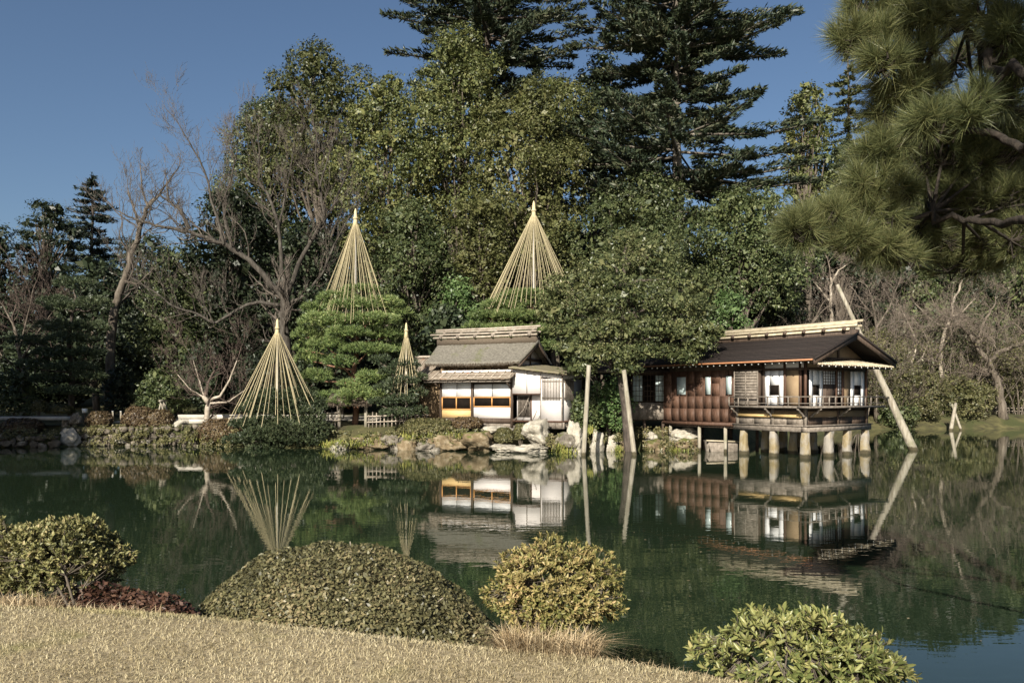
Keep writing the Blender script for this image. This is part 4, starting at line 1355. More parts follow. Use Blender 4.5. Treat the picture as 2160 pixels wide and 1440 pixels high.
# small tiled building behind
B = Frame((11.6, 50.5), R(8))
sh = thing('store_house', 'small grey tiled roof peeking out behind the pavilion ridge', 'building', B.p(1, 1, 1.4))
part('wall', B.box(-1.2, 2.2, 0, 2.6, 1.3, 5.6), M['plaster_brown'], sh)
sr = part('roof', B.slab([(-1.7, -0.6, 5.7), (2.7, -0.6, 5.7), (2.7, 1.3, 7.2), (-1.7, 1.3, 7.2)], 0.12), M['wood_grey'], sh)
part('back_slope', B.slab([(-1.7, 1.301, 7.2), (2.7, 1.301, 7.2), (2.7, 3.2, 5.7), (-1.7, 3.2, 5.7)], 0.12), M['wood_grey'], sr)
part('gable_wall', Acc().prism(np.array([B.p(2.2, 0, 5.6), B.p(2.2, 2.6, 5.6), B.p(2.2, 1.3, 7.0)]), np.array([B.p(2.12, 0, 5.6), B.p(2.12, 2.6, 5.6), B.p(2.12, 1.3, 7.0)])), M['plaster_brown'], sh)
part('ridge', B.box(-1.8, 2.85, 1.1, 1.5, 7.12, 7.45), M['slab_stone'], sr)
for k in range(11):
    s = -1.6 + k * 0.42
    part('tile_row', Acc().tube([B.p(s, -0.62, 5.73), B.p(s, 1.25, 7.22)], 0.06, 6), M['slab_stone'], sr)

# ------------------------------------------------------------------ the far bank: walls, boulders, path
def stone_row_wall(name, label, pts, rows, seed, size, mat='wall_stone'):
    rg = np.random.default_rng(seed)
    pts = np.asarray(pts, float)
    seg = np.linalg.norm(np.diff(pts, axis=0), axis=1)
    cum = np.concatenate([[0], np.cumsum(seg)])
    t = thing(name, label, 'wall', [pts[:, 0].mean(), pts[:, 1].mean(), 0.0])
    back = Acc()
    for a, b in zip(pts[:-1], pts[1:]):
        d = nrm(b - a)
        nn = np.array([-d[1], d[0]])
        q = [a + nn * 0.14, b + nn * 0.14, b + nn * 0.8, a + nn * 0.8]
        back.hexa([(x[0], x[1], -0.4) for x in q] + [(x[0], x[1], rows * size * 1.25 - 0.06) for x in q])
    part('core', back, M['ground'], t)
    for r in range(rows):
        s = rg.random() * size
        while s < cum[-1]:
            w = size * rg.choice([0.6, 0.9, 1.2, 1.7, 2.2]) * rg.uniform(0.85, 1.15)
            x = np.interp(s + w / 2, cum, pts[:, 0])
            y = np.interp(s + w / 2, cum, pts[:, 1])
            z = 0.05 + size * 1.25 * (r + 0.3) + rg.normal() * 0.07
            o = part('stone', rock_acc(rg, (x, y + 0.02 + 0.05 * r + rg.normal() * 0.03, z), (w * 0.66, size * 0.6, size * rg.uniform(0.6, 1.05)), 2, 18), M['rock_pale' if rg.random() < 0.1 else mat], t)
            s += w
    return t


stone_row_wall('stone_wall', 'rough stone retaining wall with pale patches under the clipped brown azaleas', [(P(122, 0, 44.0)[0], 44.0), (P(250, 0, 43.8)[0], 43.8), (P(430, 0, 44.0)[0], 44.0)], 3, 1, 0.29)
stone_row_wall('stone_edging', 'low dark stone edging at the water in front of the slab bridge', [(-34, 42.7), (P(0, 0, 42.5)[0], 42.5), (P(116, 0, 42.6)[0], 42.6)], 2, 2, 0.30)


def boulder(label, px, py, Y, hw, hh, mat, seed, name='boulder', planes=14, rot=None, depth=0.8, sub=4):
    rg = np.random.default_rng(seed)
    c = P(px, py, Y)
    r = np.array([hw, hw * depth, hh]) * Y / FPX * 1.22
    return solo(name, rock_acc(rg, c, r, sub, planes, rg.random() * 0.6 - 0.3 if rot is None else rot), M[mat], label, 'rock', c - UP * r[2] * 0.9)


for i, a in enumerate((
    ('big white boulder under the barred window of the tea house', 1133, 913, 39.3, 34, 26, 'rock_pale', 9),
    ('dark mossy boulder between the white boulder and the upright pole', 1188, 932, 38.9, 30, 20, 'rock', 12),
    ('flat pale slab at the waterline under the big white boulder', 1118, 946, 38.7, 36, 11, 'rock_pale', 10),
    ('flat pale shelf stone below the small round shrub', 1064, 946, 39.0, 28, 9, 'rock_pale', 10),
    ('brown rounded boulder in front of the tea house planks', 1012, 930, 39.9, 34, 27, 'rock_ochre', 12),
    ('long ochre mossy rock under the low brown shrub', 948, 936, 40.2, 36, 20, 'rock_ochre', 16),
    ('dark wedge of rock between the squat and the long ochre rocks', 905, 940, 40.1, 24, 15, 'rock', 12),
    ('squat ochre rock left of the long mossy rock', 868, 938, 40.8, 26, 18, 'rock_ochre', 14),
    ('grey rock with a pale face below the small bound pine', 832, 932, 41.0, 25, 22, 'rock', 14),
    ('green mossy hump of rock at the foot of the bamboo fence', 782, 934, 41.2, 36, 20, 'rock_ochre', 14),
    ('small pinkish rock at the waterline beside the trailing shrub', 716, 946, 41.4, 20, 12, 'rock_pale', 12),
    ('pale step stone at the corner of the tea house', 1047, 908, 40.3, 30, 9, 'rock_pale', 10),
    ('pale standing stone just left of the upright pole', 1210, 926, 38.7, 17, 32, 'rock_pale', 12),
    ('pale upright block just right of the upright pole', 1258, 936, 39.3, 14, 25, 'rock_pale', 9),
    ('narrow pale block left of the slanting pole', 1290, 936, 39.5, 11, 23, 'rock_pale', 9),
    ('small ochre rock behind the foot of the slanting pole', 1318, 944, 39.8, 17, 15, 'rock_ochre', 12),
    ('small white rock in the shade under the corridor', 1372, 920, 40.9, 15, 12, 'rock_pale', 12),
    ('ochre rock at the water under the corridor', 1385, 942, 40.2, 21, 15, 'rock_ochre', 13),
    ('large grey rounded boulder under the board wall', 1447, 918, 41.2, 31, 18, 'rock_pale', 16),
    ('ochre rock at the water below the rounded grey boulder', 1452, 942, 40.6, 28, 15, 'rock_ochre', 13),
    ('pale pointed rock on the wall end beside the clipped azaleas', 374, 900, 45.2, 18, 13, 'rock_pale', 8),
    ('white block at the outer corner of the stone wall', 146, 924, 43.6, 19, 17, 'rock_pale', 8),
    ('small grey rock on the wall beside the slab bridge', 160, 884, 44.6, 12, 12, 'rock', 9),
)):
    boulder(*a[:7], seed=100 + i, planes=a[7])

# mossy clumps and sedge along the water: nobody could count it
rg = np.random.default_rng(3)
ac = Acc()
for px, py, Y, hw, n in ((1195, 950, 38.6, 22, 420), (1180, 938, 38.6, 14, 200), (750, 932, 41.0, 40, 700), (800, 925, 41.2, 30, 420), (885, 915, 40.6, 40, 500), (960, 915, 40.4, 30, 350), (1300, 945, 39.3, 12, 160),
                         (1425, 948, 40.2, 22, 260), (1245, 905, 39.6, 10, 150), (700, 935, 41.5, 20, 250), (640, 925, 42.4, 40, 300), (440, 925, 44.0, 40, 300)):
    c = P(px, py, Y)
    q = np.stack([c[0] + rg.normal(0, hw * 0.5, n) * Y / FPX, c[1] + rg.normal(0, 0.35, n), np.zeros(n)], 1)
    q[:, 2] = np.maximum(ground_z(q[:, 0], q[:, 1]), c[2] - 0.12 + rg.normal(0, 0.08, n))
    blades(rg, ac, q, 0.22, 0.03, 0.9)
tag(struct('sedge_grass', ac, M['sedge'], kind='stuff'), 'yellow green sedge and moss along the far waterline', 'grass')

# creepers and leaf litter that hide much of the old stones
rg = np.random.default_rng(33)
ac = Acc()
for px0, px1, py0, py1, Y, n in ((122, 430, 896, 918, 43.7, 5200), (170, 430, 905, 940, 43.5, 4200), (0, 116, 905, 925, 42.3, 1300), (390, 520, 905, 948, 43.3, 2600), (700, 860, 908, 938, 40.75, 2600), (860, 1030, 905, 930, 39.95, 2300), (1150, 1210, 912, 945, 38.4, 700),
                             (1225, 1310, 912, 930, 39.2, 700), (1355, 1470, 928, 950, 40.0, 900), (1290, 1420, 900, 925, 40.6, 900)):
    px, py = rg.uniform(px0, px1, n), rg.uniform(py0, py1, n)
    k = np.sin(px * 0.13 + 1) + np.sin(px * 0.047 + py * 0.2) + np.sin(px * 0.31 + py * 0.11) > rg.normal(0.2, 0.6, n)
    px, py = px[k], py[k]
    q = np.stack([(px - CXP) / FPX * Y, np.full(len(px), Y) + (HOR + 90 - py) * 0.012 + rg.normal(0, 0.08, len(px)), EYE - (py - HOR) / FPX * Y], 1)
    L = 0.11 * (0.6 + 0.8 * rg.random(len(q)))
    ac.add(*leaf_quads(rg, q, np.array([-0.2, -0.6, 0.7]) + rg.normal(size=q.shape) * 0.6, L, L * 0.6))
tag(struct('bank_creeper', ac, M['azalea_green'], kind='stuff'), 'olive brown creepers over the stones of the far bank', 'ground cover')

# gravel path and its pale stone kerb, far left
t_ = np.linspace(0, 1, 30)
xs = -24 + 16 * t_
ya, yb = 47.9 + 0 * t_, 53.5 + 0 * t_
ac = Acc()
g = []
for i in range(30):
    for j in range(6):
        y = ya[i] + (yb[i] - ya[i]) * j / 5
        g.append((xs[i], y, gz(xs[i], y) + 0.03))
q = np.arange(180).reshape(30, 6)
struct('gravel_path', ac.add(g, np.stack([q[:-1, :-1], q[1:, :-1], q[1:, 1:], q[:-1, 1:]], -1).reshape(-1, 4)), M['path'])
kb = thing('kerb_wall', 'pale low kerb wall of cut blocks behind the clipped azaleas', 'wall', (-16, 47.5, 1.4))
rg = np.random.default_rng(6)
for r in range(2):
    x = P(362, 0, 47.5)[0] + r * 0.4
    while x < P(700, 0, 47.5)[0]:
        w = rg.uniform(0.8, 1.3) if r == 0 else rg.uniform(2.2, 3.2)
        z = 1.12 + r * 0.27
        part('block', Acc().hexa([(x, 47.4 + r * 0.03, z), (x + w - 0.02, 47.4 + r * 0.03, z), (x + w - 0.02, 47.8, z), (x, 47.8, z), (x, 47.4 + r * 0.03, z + 0.255), (x + w - 0.02, 47.4 + r * 0.03, z + 0.255), (x + w - 0.02, 47.8, z + 0.255), (x, 47.8, z + 0.255)]),
             M['kerb_stone'], kb)
        x += w

# slab bridge at the far left
sbk = thing('slab_bridge', 'thin grey stone slab bridge over the dark inlet at the left edge', 'bridge', P(70, 900, 44.2))
for k in range(2):
    a, b = P(-60 + k * 118, 0, 44.6), P(54 + k * 96, 0, 44.6)
    part('slab', Acc().hexa([(a[0], 44.2, 1.42), (b[0], 44.2, 1.42), (b[0], 45.4, 1.42), (a[0], 45.4, 1.42), (a[0], 44.2, 1.60), (b[0], 44.2, 1.60), (b[0], 45.4, 1.60), (a[0], 45.4, 1.60)]), M['slab_stone'], sbk)
for px in (-20, 56, 140):
    x = P(px, 0, 44.6)[0]
    part('pier', Acc().hexa([(x - 0.15, 44.4, 0), (x + 0.15, 44.4, 0), (x + 0.15, 45.2, 0), (x - 0.15, 45.2, 0), (x - 0.15, 44.4, 1.419), (x + 0.15, 44.4, 1.419), (x + 0.15, 45.2, 1.419), (x - 0.15, 45.2, 1.419)]), M['wall_stone'], sbk)

# small wooden things on the left bank
def post_thing(name, label, cat, px, py0, py1, Y, r, mat):
    a = P(px, py1, Y)
    a[2] = min(a[2], gz(a[0], a[1]) + 0.0)
    b = P(px, py0, Y)
    t = thing(name, label, cat, a)
    part('post', Acc().tube([a - UP * 0.1, b], r, 8), M[mat], t)
    return t, b


t, b = post_thing('path_lamp', 'small white box on a post beside the brown azaleas', 'marker', 179, 868, 885, 46.5, 0.04, 'wood_dark')
bx = Acc().hexa([b + np.array(q) * 0.11 for q in ((-1, -1, -0.6), (1, -1, -0.6), (1, 1, -0.6), (-1, 1, -0.6), (-1, -1, 1.6), (1, -1, 1.6), (1, 1, 1.6), (-1, 1, 1.6))])
part('box', bx, M['white_paint'], t)
for px, lb in ((238, 'pale short post left of the gap between azaleas'), (255, 'pale short post right of the gap between azaleas')):
    t, b = post_thing('short_post', lb, 'post', px, 868, 884, 46.0, 0.05, 'pole_wood')
    part('cap', Acc().tube([b, b + UP * 0.03], 0.06, 8), M['white_paint'], t)
aw = thing('saw_horse', 'pale wooden A-shaped trestle behind the clipped azaleas', 'trestle', P(341, 875, 46.5))
a = P(343, 846, 46.5)
z0 = gz(a[0], 46.5)
for dx, dy in ((-0.3, -0.25), (0.3, -0.25), (-0.3, 0.35), (0.3, 0.35)):
    part('leg', Acc().segs([a + np.array([0, dy * 0.7, 0])], [np.array([a[0] + dx, 46.5 + dy, z0])], [0.06], [0.06], 4), M['pole_wood'], aw)
part('beam', Acc().tube([a + np.array([0, -0.4, 0.02]), a + np.array([0, 0.5, 0.02])], 0.07, 6), M['pole_wood'], aw)

# bark-roofed garden gate and its bamboo fence
gt = thing('garden_gate', 'small garden gate with bark roof under the big bound pine', 'gate', P(745, 905, 44.0))
gz0 = gz(P(745, 0, 44)[0], 44.0)
for px in (716, 772):
    x = P(px, 0, 44)[0]
    part('post', Acc().tube([(x, 44, gz0 - 0.2), (x, 44, 2.62)], 0.10, 8), M['pole_wood'], gt)
a, b = P(698, 0, 44)[0], P(788, 0, 44)[0]
rf_ = part('roof', Acc().hexa([(a, 43.3, 2.35), (b, 43.3, 2.35), (b, 44, 2.7), (a, 44, 2.7), (a, 43.3, 2.5), (b, 43.3, 2.5), (b, 44, 2.9), (a, 44, 2.9)]), M['thatch_edge'], gt)
part('back_slope', Acc().hexa([(a, 44.001, 2.7), (b, 44.001, 2.7), (b, 44.7, 2.35), (a, 44.7, 2.35), (a, 44.001, 2.9), (b, 44.001, 2.9), (b, 44.7, 2.5), (a, 44.7, 2.5)]), M['thatch_edge'], rf_)
rg = np.random.default_rng(9)
k = 260
q = np.stack([rg.uniform(a, b, k), np.full(k, 43.29), rg.uniform(2.3, 2.48, k)], 1)
part('eave_straw', Acc().segs(q, q + np.stack([rg.normal(0, 0.03, k), rg.uniform(-0.05, 0, k), rg.uniform(-0.2, -0.08, k)], 1), np.full(k, 0.016), np.full(k, 0.008), 3), M['thatch_edge'], rf_, kind='stuff')
part('beam', Acc().tube([(P(706, 0, 44)[0], 44, 2.52), (P(782, 0, 44)[0], 44, 2.52)], 0.07, 8), M['pole_wood'], gt)


def bamboo_fence(label, px0, px1, Y, z_top, n, seed, rails=(0.35, 0.75)):
    x0, x1 = P(px0, 0, Y)[0], P(px1, 0, Y)[0]
    t = thing('bamboo_fence', label, 'fence', ((x0 + x1) / 2, Y, gz((x0 + x1) / 2, Y)))
    rg = np.random.default_rng(seed)
    for k in range(n):
        x = x0 + (x1 - x0) * k / (n - 1)
        zz = gz(x, Y)
        part('post', Acc().tube([(x, Y, zz - 0.15), (x, Y, zz + z_top * rg.uniform(0.75, 1.1))], 0.034, 6), M['wood_grey' if rg.random() < 0.6 else 'bamboo_grey'], t)
    for f in rails:
        part('rail', Acc().tube([(x0 - 0.1, Y - 0.07, gz(x0, Y) + z_top * f), ((x0 + x1) / 2, Y - 0.07, gz((x0 + x1) / 2, Y) + z_top * f), (x1 + 0.1, Y - 0.07, gz(x1, Y) + z_top * f)], 0.035, 6), M['bamboo_grey'], t)
    return t


bamboo_fence('low bamboo fence between the gate and the trailing shrub', 664, 714, 43.9, 0.95, 8, 1, (0.4, 0.62, 0.85))
bamboo_fence('low bamboo fence right of the garden gate', 778, 900, 43.6, 0.8, 16, 2)
bamboo_fence('pale low fence along the far bank at the right edge', 2048, 2200, 73.0, 0.75, 18, 3)
bamboo_fence('pale low fence half hidden under the bank shrubs', 1985, 2044, 74.0, 0.75, 8, 4)

# poles standing in the pond
def pole(label, pts, r0, r1, mat='pole_wood', name='prop_pole'):
    pts = np.array([P(*q) for q in pts])
    pts[0] -= nrm(pts[1] - pts[0]) * 0.7
    return solo(name, Acc().tube(np.vstack([np.linspace(pts[i], pts[i + 1], 5)[:-1] for i in range(len(pts) - 1)] + [pts[-1:]]), np.linspace(r0, r1, 4 * (len(pts) - 1) + 1), 8), M[mat], label, 'pole', pts[0], smooth=True)


pole('thick pale pole standing upright in the water under the spreading evergreen', [(1231, 961, 36.6), (1237, 860, 36.7), (1242, 770, 36.8)], 0.115, 0.10)
pole('thick pale pole slanting up out of the water into the spreading evergreen', [(1338, 959, 36.9), (1328, 880, 37.1), (1316, 780, 37.3)], 0.125, 0.105)
pole('long pale pole leaning steeply behind the pavilion right eave', [(1927, 949, 40.6), (1858, 800, 40.9), (1766, 600, 41.3)], 0.24, 0.09)
pole('thin pale prop in the water off the far right bank', [(2006, 905, 64.5), (2016, 850, 65.5)], 0.17, 0.12)
pole('thin slanting prop beside the pale prop off the far right bank', [(2026, 903, 65.0), (2008, 852, 65.6)], 0.1, 0.09)

# weathered wooden trough at the waterline
tr_ = thing('water_trough', 'weathered grey board trough with a pale rim at the waterline', 'trough', P(1522, 955, 39.2))
a, b = P(1488, 0, 39.2)[0], P(1556, 0, 39.2)[0]
for n_, y0, y1, x0, x1 in (('front_board', 39.2, 39.26, a + 0.15, b), ('back_board', 40.2, 40.26, a + 0.15, b), ('end_board', 39.27, 40.19, a + 0.15, a + 0.21), ('end_board', 39.27, 40.19, b - 0.06, b)):
    sk = 0.18 if x1 - x0 > 1 else 0
    part(n_, Acc().hexa([(x0 + sk, y0, -0.3), (x1, y0, -0.3), (x1, y1, -0.3), (x0 + sk, y1, -0.3), (x0, y0, 0.52), (x1, y0, 0.46), (x1, y1, 0.46), (x0, y1, 0.52)]), M['wood_grey'], tr_)
part('rim', Acc().hexa([(a + 0.05, 39.1, 0.525), (b + 0.05, 39.1, 0.465), (b + 0.05, 39.32, 0.465), (a + 0.05, 39.32, 0.525), (a + 0.05, 39.1, 0.59), (b + 0.05, 39.1, 0.53), (b + 0.05, 39.32, 0.53), (a + 0.05, 39.32, 0.59)]), M['bamboo'], tr_)


# ------------------------------------------------------------------ clipped shrubs on the far bank
def clipped(label, px, py, Y, hw, hh, mat, seed, n=3500, leaf=(0.10, 0.06), name='clipped_shrub', bumpy=0.05, depth=0.8):
    rg = np.random.default_rng(seed)
    c = P(px, py, Y)
    r = np.array([hw, hw * depth, hh]) * Y / FPX
    b = np.array([c[0], c[1], gz(c[0], c[1])])
    t = thing(name, label, 'shrub', b)
    part('foliage', ball_shrub(rg, c, r, leaf, n, bumpy=bumpy, low=-0.6), M[mat], t)
    st = [(b - UP * 0.1, c + nrm(rg.normal(size=3)) * r * 0.5, 0.03, 0.012) for _ in range(6)]
    part('stems', segs_acc(st, 5), M['bark'], t)
    return t


for i, a in enumerate((
    ('flat-topped brown azalea left of the white post gap', 210, 886, 45.0, 27, 20, 'azalea_brown', 3000),
    ('tall domed brown azalea in the middle of the stone wall', 292, 885, 45.0, 34, 29, 'azalea_brown', 4000),
    ('broad brown azalea at the right end of the domed pair', 333, 888, 45.1, 33, 26, 'azalea_brown', 4000),
    ('long low brown hedge at the left edge above the stone edging', 45, 902, 43.9, 44, 21, 'azalea_brown', 4500),
    ('small clipped shrub behind the slab bridge', 84, 858, 47.5, 17, 15, 'azalea_green', 1600),
    ('low green hedge under the dark pines behind the slab bridge', 125, 865, 48.5, 30, 12, 'azalea_green', 1800),
    ('small round green shrub below the tea house corner post', 1063, 920, 39.6, 20, 19, 'azalea_green', 3000),
    ('narrow green shrub between round shrub and white boulder', 1098, 912, 39.8, 14, 20, 'azalea_green', 2200),
    ('wide low brown green shrub in front of the tea house windows', 905, 903, 41.2, 62, 22, 'azalea_green', 6000),
    ('sprawling brown shrub under the bare maple', 462, 912, 44.2, 46, 30, 'azalea_brown', 5000),
    ('low olive shrub beside the ochre rock under the tea house', 985, 893, 41.2, 34, 15, 'azalea_brown', 3000),
)):
    clipped(*a[:7], seed=200 + i, n=a[7])

# ------------------------------------------------------------------ rope cones over the pines
def rope_cone(label, apex, base_c, rad, n, seed, low=0.0, pole_r=0.05, cap=1.0, jag=0.12):
    rg = np.random.default_rng(seed)
    ap = P(*apex)
    bc = P(*base_c)
    g0 = gz(ap[0], ap[1])
    t = thing('rope_cone', label, 'rope cone', np.array([ap[0], ap[1], g0]))
    part('pole', Acc().tube([(ap[0], ap[1], g0 - 0.2), ap + UP * 0.05], np.array([pole_r * 1.3, pole_r]), 8), M['cone_pole'], t)
    kn = ap + UP * 0.05
    part('straw_knot', Acc().tube([kn - UP * 0.45 * cap, kn - UP * 0.12 * cap, kn, kn + UP * 0.12 * cap, kn + UP * 0.34 * cap, kn + UP * 0.5 * cap], np.array([0.16, 0.10, 0.12, 0.085, 0.07, 0.02]) * cap, 9), M['straw'], t, True)
    part('tie', Acc().tube([kn - UP * 0.06 * cap, kn + UP * 0.03 * cap], np.array([0.135, 0.135]) * cap, 9), M['rope'], t)
    for k in range(n):
        a = 2 * math.pi * (k + rg.uniform(-0.3, 0.3)) / n
        rr = rad * FPX ** 0 * rg.uniform(1 - jag * 1.5, 1.04)
        f = rg.uniform(1 - jag, 1.0)
        e = np.array([bc[0] + math.cos(a) * rr, bc[1] + math.sin(a) * rr * 0.95, bc[2]])
        e = kn + (e - kn) * f
        st = kn - UP * 0.12 + np.array([math.cos(a), math.sin(a), 0]) * 0.05
        part('rope', Acc().segs([st], [e], [0.0145], [0.0145], 4), M['rope'], t)
    return t


rope_cone('wide rope cone reaching the trailing shrub at the waterline', (585, 694, 43.0), (583, 905, 43.0), 2.7, 46, 1, cap=1.0, jag=0.2)
rope_cone('tall rope cone over the big layered pine', (750, 462, 45.6), (748, 700, 45.6), 2.45, 50, 2, cap=1.1, jag=0.2)
rope_cone('tallest rope cone rising behind the tea house ridge', (1126, 446, 47.0), (1122, 668, 47.0), 3.1, 58, 3, cap=1.15, jag=0.12)
rope_cone('smallest rope cone beside the tea house roof', (857, 699, 42.6), (858, 840, 42.6), 1.0, 28, 4, cap=0.85, jag=0.25)

# ------------------------------------------------------------------ garden pines
b = P(748, 0, 45.6)
b[2] = gz(b[0], 45.6)
garden_pine('garden_pine', 'big layered green pine under the tall rope cone', b,
            [(762, 612, 45.6, 40, 11), (715, 628, 45.3, 44, 13), (805, 640, 45.8, 44, 16), (748, 645, 44.8, 50, 15), (672, 652, 45.6, 34, 16), (838, 662, 46.2, 30, 15), (690, 678, 44.9, 58, 20), (780, 676, 44.8, 62, 17), (650, 706, 45.6, 32, 18),
             (735, 702, 44.3, 46, 14), (812, 706, 45.4, 40, 15), (690, 728, 44.5, 40, 17), (775, 738, 44.6, 58, 14), (655, 756, 45.4, 30, 17), (718, 764, 44.2, 34, 16), (668, 795, 44.8, 34, 18), (640, 735, 46.2, 20, 15), (690, 838, 44.4, 36, 14),
             (745, 812, 43.8, 32, 13), (785, 796, 43.6, 34, 15), (765, 832, 43.4, 52, 15), (722, 848, 43.7, 32, 12), (836, 738, 45.6, 26, 13)],
            11, [P(752, 860, 45.6), P(745, 790, 45.5), P(755, 730, 45.7), P(748, 680, 45.6), P(748, 625, 45.6)], r0=0.2, dens=66, thick=0.95, L=0.22, W=0.034)
b = P(583, 0, 43.2)
b[2] = gz(b[0], 43.2)
garden_pine('trailing_shrub', 'dark trailing evergreen under the wide rope cone hanging to the water', b,
            [(575, 836, 43.4, 46, 15), (625, 834, 43.6, 40, 16), (660, 848, 43.4, 30, 16), (540, 862, 43.3, 36, 16), (600, 862, 42.8, 56, 18), (650, 880, 42.4, 36, 18), (535, 895, 42.6, 34, 18), (610, 905, 42.0, 56, 20), (550, 918, 41.8, 44, 18), (660, 915, 42.0, 34, 18), (585, 845, 43.0, 60, 13), (545, 865, 42.8, 45, 13), (625, 865, 42.9, 50, 14), (665, 860, 43.2, 26, 12), (520, 895, 42.6, 34, 13), (575, 890, 42.4, 50, 14), (640, 895, 42.4, 48, 14), (535, 925, 42.2, 42, 14), (590, 925, 42.0, 52, 15),
             (645, 930, 42.1, 44, 15), (500, 930, 42.4, 30, 14), (560, 945, 41.9, 38, 10), (680, 905, 42.5, 24, 12)],
            12, [P(584, 900, 43.1), P(585, 850, 43.0)], mat='pine_dark', bark='bark_dark', r0=0.09, dens=60, L=0.17, W=0.05, n=8)
b = P(857, 0, 42.6)
b[2] = gz(b[0], 42.6)
garden_pine('garden_pine', 'small dark pine under the smallest rope cone', b,
            [(855, 770, 42.6, 30, 12), (825, 785, 42.5, 26, 12), (880, 795, 42.6, 22, 12), (850, 805, 42.2, 34, 12), (815, 820, 42.2, 26, 12), (880, 830, 42.3, 22, 12), (845, 845, 42.0, 34, 13), (800, 850, 42.4, 24, 12), (880, 868, 42.1, 24, 12),
             (835, 872, 41.9, 34, 12), (800, 760, 43.0, 22, 12), (865, 750, 43, 16, 8)],
            13, [P(858, 850, 42.6), P(852, 800, 42.6), P(856, 765, 42.6)], mat='pine_dark', bark='bark', r0=0.09, dens=62, L=0.17, W=0.04)
b = P(1125, 0, 47.0)
b[2] = gz(b[0], 47.0)
garden_pine('garden_pine', 'pine with layered green pads behind the tea house ridge', b,
            [(1110, 625, 47.0, 60, 13), (1060, 645, 46.8, 45, 13), (1150, 640, 46.9, 45, 13), (1030, 668, 46.7, 40, 13), (1090, 668, 46.4, 55, 14), (1150, 670, 46.5, 45, 14), (1010, 692, 46.8, 34, 12), (1070, 695, 46.2, 50, 12), (1130, 698, 46.2, 50, 12), (1050, 720, 46.6, 60, 14), (1120, 730, 46.8, 60, 16)],
            14, [P(1122, 780, 47.0), P(1130, 720, 47.0), P(1122, 640, 47.0)], r0=0.17, dens=60, thick=1.0, L=0.22, W=0.034)
b = P(150, 0, 49.0)
b[2] = gz(b[0], 49.0)
garden_pine('garden_pine', 'dark pine with drooping pads behind the slab bridge', b,
            [(150, 650, 49, 46, 13), (190, 690, 48.6, 40, 13), (120, 690, 48.8, 44, 14), (150, 715, 48.3, 50, 13), (185, 745, 48.0, 38, 12), (120, 745, 48.4, 46, 13), (150, 775, 47.9, 50, 12), (190, 795, 48.0, 34, 11), (105, 800, 48.3, 40, 12), (150, 825, 47.8, 50, 11), (60, 720, 48.8, 36, 13), (70, 770, 48.6, 36, 13),
             (160, 600, 49.5, 44, 15), (120, 640, 49.6, 40, 15), (200, 640, 49.2, 36, 14)],
            15, [P(152, 800, 49), P(145, 720, 49), P(155, 640, 49)], mat='pine_dark', bark='bark_dark', r0=0.22, dens=56)

# ------------------------------------------------------------------ the spreading evergreen over the water
rg = np.random.default_rng(31)
kb_ = P(1330, 0, 39.6)
kb_[2] = gz(kb_[0], kb_[1])
kt = thing('spreading_evergreen', 'broad evergreen spreading between tea house and pavilion, propped by two pale poles', 'tree', kb_)
lob = []
for px, py, Y, hw, hh in ((1210, 600, 39.0, 62, 30), (1290, 560, 39.4, 70, 34), (1370, 545, 39.6, 66, 34), (1440, 590, 39.4, 60, 32), (1330, 510, 40.0, 55, 24), (1260, 640, 38.2, 66, 32), (1340, 620, 38.0, 70, 34), (1410, 640, 38.2, 64, 30),
                          (1190, 660, 38.6, 48, 26), (1460, 650, 38.8, 44, 26), (1225, 700, 38.0, 56, 28), (1300, 690, 37.6, 62, 30), (1370, 690, 37.8, 60, 28), (1430, 695, 38.2, 50, 24), (1480, 690, 38.6, 30, 18), (1245, 745, 37.8, 46, 24),
                          (1300, 745, 37.6, 48, 24), (1355, 740, 38.0, 46, 22), (1220, 775, 37.8, 34, 18), (1320, 775, 37.8, 32, 16), (1170, 625, 39.4, 38, 22), (1400, 740, 38.6, 34, 16), (1180, 700, 38.4, 34, 18), (1270, 600, 38.6, 50, 26), (1470, 725, 38.4, 42, 20), (1505, 705, 38.8, 26, 16), (1440, 752, 38.2, 34, 15), (1200, 738, 37.6, 36, 18), (1160, 655, 39.0, 36, 20), (1400, 520, 40.0, 50, 22), (1475, 610, 39.6, 36, 22)):
    c = P(px, py, Y)
    lob.append((c, np.array([hw, hw * 0.9, hh]) * Y / FPX))
part('crown', lobed_crown(rg, lob, (0.145, 0.06), 0.27, 26, 3.6, 0.2, 0.55, jit=0.6), M['leaf_holm'], kt)
ac = Acc()
tp2 = np.array([kb_ - UP * 0.3, P(1322, 860, 39.3), P(1312, 800, 39.0), P(1318, 720, 38.8), P(1310, 620, 39.0), P(1320, 540, 39.4)])
f = np.array([np.interp(np.linspace(0, 5, 20), np.arange(6), tp2[:, i]) for i in range(3)]).T
ac.tube(f, np.linspace(0.3, 0.1, 20), 9)
for c, r in lob:
    i = np.argmin(np.linalg.norm(f - (c - UP * 0.8), axis=1))
    ac.tube(bend(f[i], c, 5, 0.1, rg, 0.1), np.linspace(0.1, 0.03, 5), 5, cap=False)
part('trunk', ac, M['bark_dark'], kt, True)

